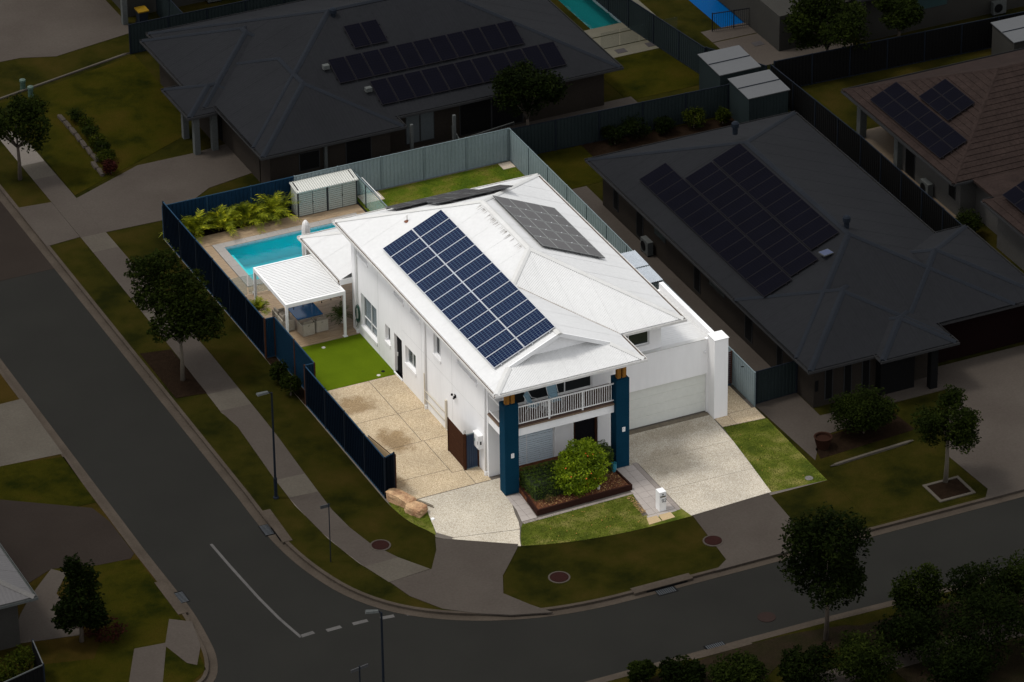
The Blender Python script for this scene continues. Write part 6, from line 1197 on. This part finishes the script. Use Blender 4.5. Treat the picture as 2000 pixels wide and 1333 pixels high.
for (nm, lb, X0, Y0_, X1, Y1_, m) in (('swimming_pool', 'dim teal pool at the top edge behind the grey house', 25.6, 43.5, 28.8, 60, POOLO), ('swimming_pool', 'deep blue covered pool at the top edge', 32.3, 40.4, 34.8, 60, POOLBL)):
    p = absthing(nm, lb, 'swimming pool', ((X0+X1)/2, (Y0_+Y1_)/2, 0)); b = B(); d = -1.3; b.poly([(X0, Y0_, d), (X1, Y0_, d), (X1, Y1_, d), (X0, Y1_, d)])
    for a, c in (((X0, Y0_), (X1, Y0_)), ((X1, Y0_), (X1, Y1_)), ((X1, Y1_), (X0, Y1_)), ((X0, Y1_), (X0, Y0_))): b.poly([(*a, d), (*a, .0), (*c, .0), (*c, d)])
    b.build('shell', m, p); wm = WATER if m is POOLO else m; mesh('water' if m is POOLO else 'cover', [(X0, Y0_, -.1), (X1, Y0_, -.1), (X1, Y1_, -.1), (X0, Y1_, -.1)], [(0, 1, 2, 3)], wm, p)
SAND = mat('pool_surround', (.075, .068, .045), (.055, .05, .032), rough=.85, s1=.5, var=.1)
for q in ((24.6, 42.4, 29.6, 43.45), (28.85, 43.45, 29.7, 60), (24.9, 39.6, 29.9, 40.8), (24.7, 40.9, 29.6, 42.3), (31.0, 38.9, 38.0, 40.35), (34.85, 40.4, 38, 60), (31.0, 35.0, 38, 38.8)): meta(bx('pool_surround', *q[:2], -.02, *q[2:], .02, SAND if q[0] < 30 else CONC), kind='structure')
meta(bx('back_yard_lawn', 23.5, 34.5, -.02, 29.3, 39.5, .015, YARD), kind='structure'); meta(bx('yard_lawn', 14.9, 26.6, -.02, 27.6, 30.9, .012, YARD), kind='structure'); meta(bx('yard_lawn', 31.3, 14.2, -.02, 33.0, 31.0, .012, YARD), kind='structure')
meta(B().prism([(1.2, 51.9), (-9, 49.2), (-7.7, 44), (-7.7, 37.6), (-3.5, 39.6), (.2, 41.5), (1.2, 45)], -.02, .014).build('front_yard_lawn', YARD), kind='structure')
meta(B().prism([(16.3, -2.0), (23.5, -1.8), (21, -5), (20.5, -8.5), (20.3, -9.9), (14.5, -9.9), (14.45, -5.5), (14.6, -3.8), (15.4, -2.8)], -.02, .012).build('front_yard_lawn', VERGE), kind='structure')
meta(B().prism([(-17.6, 12.6), (-20.6, 13.2), (-24, 13.4), (-24, 8.6), (-21.6, 8.2), (-17.7, 8.0)], -.02, .012).build('west_lawn', YARD), kind='structure')
meta(B().prism([(-17.7, 2.4), (-19.5, 3.0), (-21.6, 3.4), (-20.6, -1.5), (-22.5, -4.5), (-25.2, -3.8), (-25.4, -8.4), (-19.6, -8.4), (-18.3, -7.5), (-17.8, -4), (-17.7, 0)], -.02, .012).build('west_lawn', YARD), kind='structure')
pf_ = absthing('glass_fence', 'low glass pool fence round the dim teal pool', 'fence', (27, 40.7, 0))
for i in range(4): bx('glass_panel', 24.9+i*1.22, 40.74, .05, 26.05+i*1.22, 40.755, 1.1, CLEARD, pf_)
pf_ = absthing('pool_fence', 'black tubular fence at the near end of the blue covered pool', 'fence', (34, 39.9, 0))
B().bar((31.6, 40.1, 1.15), (35.3, 39.6, 1.15), .04, .04).build('rail', BLACK, pf_); B().bar((31.6, 40.1, .15), (35.3, 39.6, .15), .03, .03).build('rail', BLACK, pf_)
for i in range(30): f = i/29; B().bar((31.6+3.7*f, 40.1-.5*f, .05), (31.6+3.7*f, 40.1-.5*f, 1.2), .015 if i % 10 else .05, .015 if i % 10 else .05).build('baluster', BLACK, pf_)
for i, (x, y) in enumerate(((31.9, 37.6), (33.2, 37.6), (34.5, 37.6), (25.9, 40.2), (27.8, 40.2))): meta(bx('stepping_stone', x-.3, y-.25, .015, x+.3, y+.25, .035, mat('dark_stone', (.022, .018, .018), rough=.8), None), ('dark stepping stone beyond the teal fence, left of its row', 'dark stepping stone beyond the teal fence, middle of its row', 'dark stepping stone beyond the teal fence, right of its row', 'dark square paver beside the dim teal pool, the left one', 'dark square paver beside the dim teal pool, the right one')[i], 'stepping stone')
rock('long narrow kerb edging across the far left lawn', (-4.1, 50.9, .03), (10.5, .12, .14), math.radians(14.5), 61, CONCL, 'lawn_edging')
sw = absthing('play_shade', 'pale blue tilted canopy of a play frame behind the top left fence', 'play frame', (10.9, 53.9, 0)); b = B(); b.V = [(10.2, 53.2, 1.7), (11.5, 53.2, 1.7), (11.5, 54.0, 2.4), (10.2, 54.0, 2.4)]; b.F = [(0, 1, 2, 3)]; b.V += [(10.2, 54.8, 1.7), (11.5, 54.8, 1.7)]; b.F += [(3, 2, 5, 4)]; b.build('canopy', mat('pale_blue_plastic', (.05, .085, .11), rough=.5), sw)
for x in (10.25, 11.45):
    for y in (53.3, 54.7): B().tube([(x, y, 0), (x, y, 1.75)], .04, 6).build('leg', STEEL, sw)

# grass blades: tufts over the lawns, spilling over their edges
def tufts(name, P, n, size, m, seed, parent):
    R = np.random.default_rng(seed); xs = [p[0] for p in P]; ys = [p[1] for p in P]; pts = []
    def inside(x, y):
        c = False
        for i in range(len(P)):
            (x1, y1), (x2, y2) = P[i][:2], P[(i+1) % len(P)][:2]
            if (y1 > y) != (y2 > y) and x < (x2-x1)*(y-y1)/(y2-y1)+x1: c = not c
        return c
    Q = R.random((n*3, 2))*np.array([max(xs)-min(xs), max(ys)-min(ys)])+np.array([min(xs), min(ys)])
    for x, y in Q:
        if inside(x, y): pts.append((x, y))
        if len(pts) >= n: break
    for i in range(len(P)):
        (x1, y1), (x2, y2) = P[i][:2], P[(i+1) % len(P)][:2]; L_ = math.hypot(x2-x1, y2-y1)
        for t in R.random(int(L_*26)): o_ = R.normal(0, .03, 2); pts.append((x1+(x2-x1)*t+o_[0], y1+(y2-y1)*t+o_[1]))
    C_ = np.array(pts); k = len(C_); C_ = np.column_stack([C_, np.full(k, .012)]); a = R.random(k)*6.283; u = np.stack([np.cos(a), np.sin(a), np.zeros(k)], 1); s = size*(.5+R.random((k, 1))); tip = C_+np.stack([R.normal(0, .4, k), R.normal(0, .4, k), np.ones(k)], 1)*s*1.1
    V = np.stack([C_-u*s*.45, C_+u*s*.45, tip+u*s*.25, tip-u*s*.25], 1).reshape(-1, 3)
    me = bpy.data.meshes.new(name); me.vertices.add(4*k); me.vertices.foreach_set('co', V.ravel()); me.loops.add(4*k); me.loops.foreach_set('vertex_index', np.arange(4*k)); me.polygons.add(k); me.polygons.foreach_set('loop_start', np.arange(0, 4*k, 4)); me.update(calc_edges=True)
    at = me.attributes.new('rnd', 'FLOAT', 'FACE'); at.data.foreach_set('value', R.random(k)); me.materials.append(m); o = bpy.data.objects.new(name, me); COL.objects.link(o); meta(o, kind='stuff'); return o
GL = leafmat('lawn_blade', (.050, .068, .010), (.095, .115, .016), (.22, .20, .06), s=1.1, trans=.2, sp_=.03)
GB = leafmat('back_lawn_blade', (.045, .075, .007), (.075, .10, .009), (.12, .12, .02), s=1.1, trans=.2, sp_=.03)
grp = [('grass_blades', [(-.25, -2.55), (-.55, -2.9), (-1.0, -3.8), (-1.2, -4.33)]+[p for p in curve if -1.1 < p[0] < 5.1]+[(5.05, -4.9), (5.35, -2.6)], 7000, GL), ('grass_blades', [(12.15, 1.08), (14.4, .92), (14.3, -5.4), (11.47, -5.2)], 6500, GL), ('grass_blades', [(-5.1, 1.4), (-5.1, .3), (-4.6, -1.0), (-4.2, -1.0), (-3.92, .3), (-3.9, 1.2)], 900, GL), ('grass_blades', [(5.6, 18.5), (14.5, 18.5), (14.6, 30.8), (5.6, 30.8)], 15000, GB)]
for i, (nm, P, n, m) in enumerate(grp): tufts(nm, P, int(n*1.6), .021, m, 300+i, None)
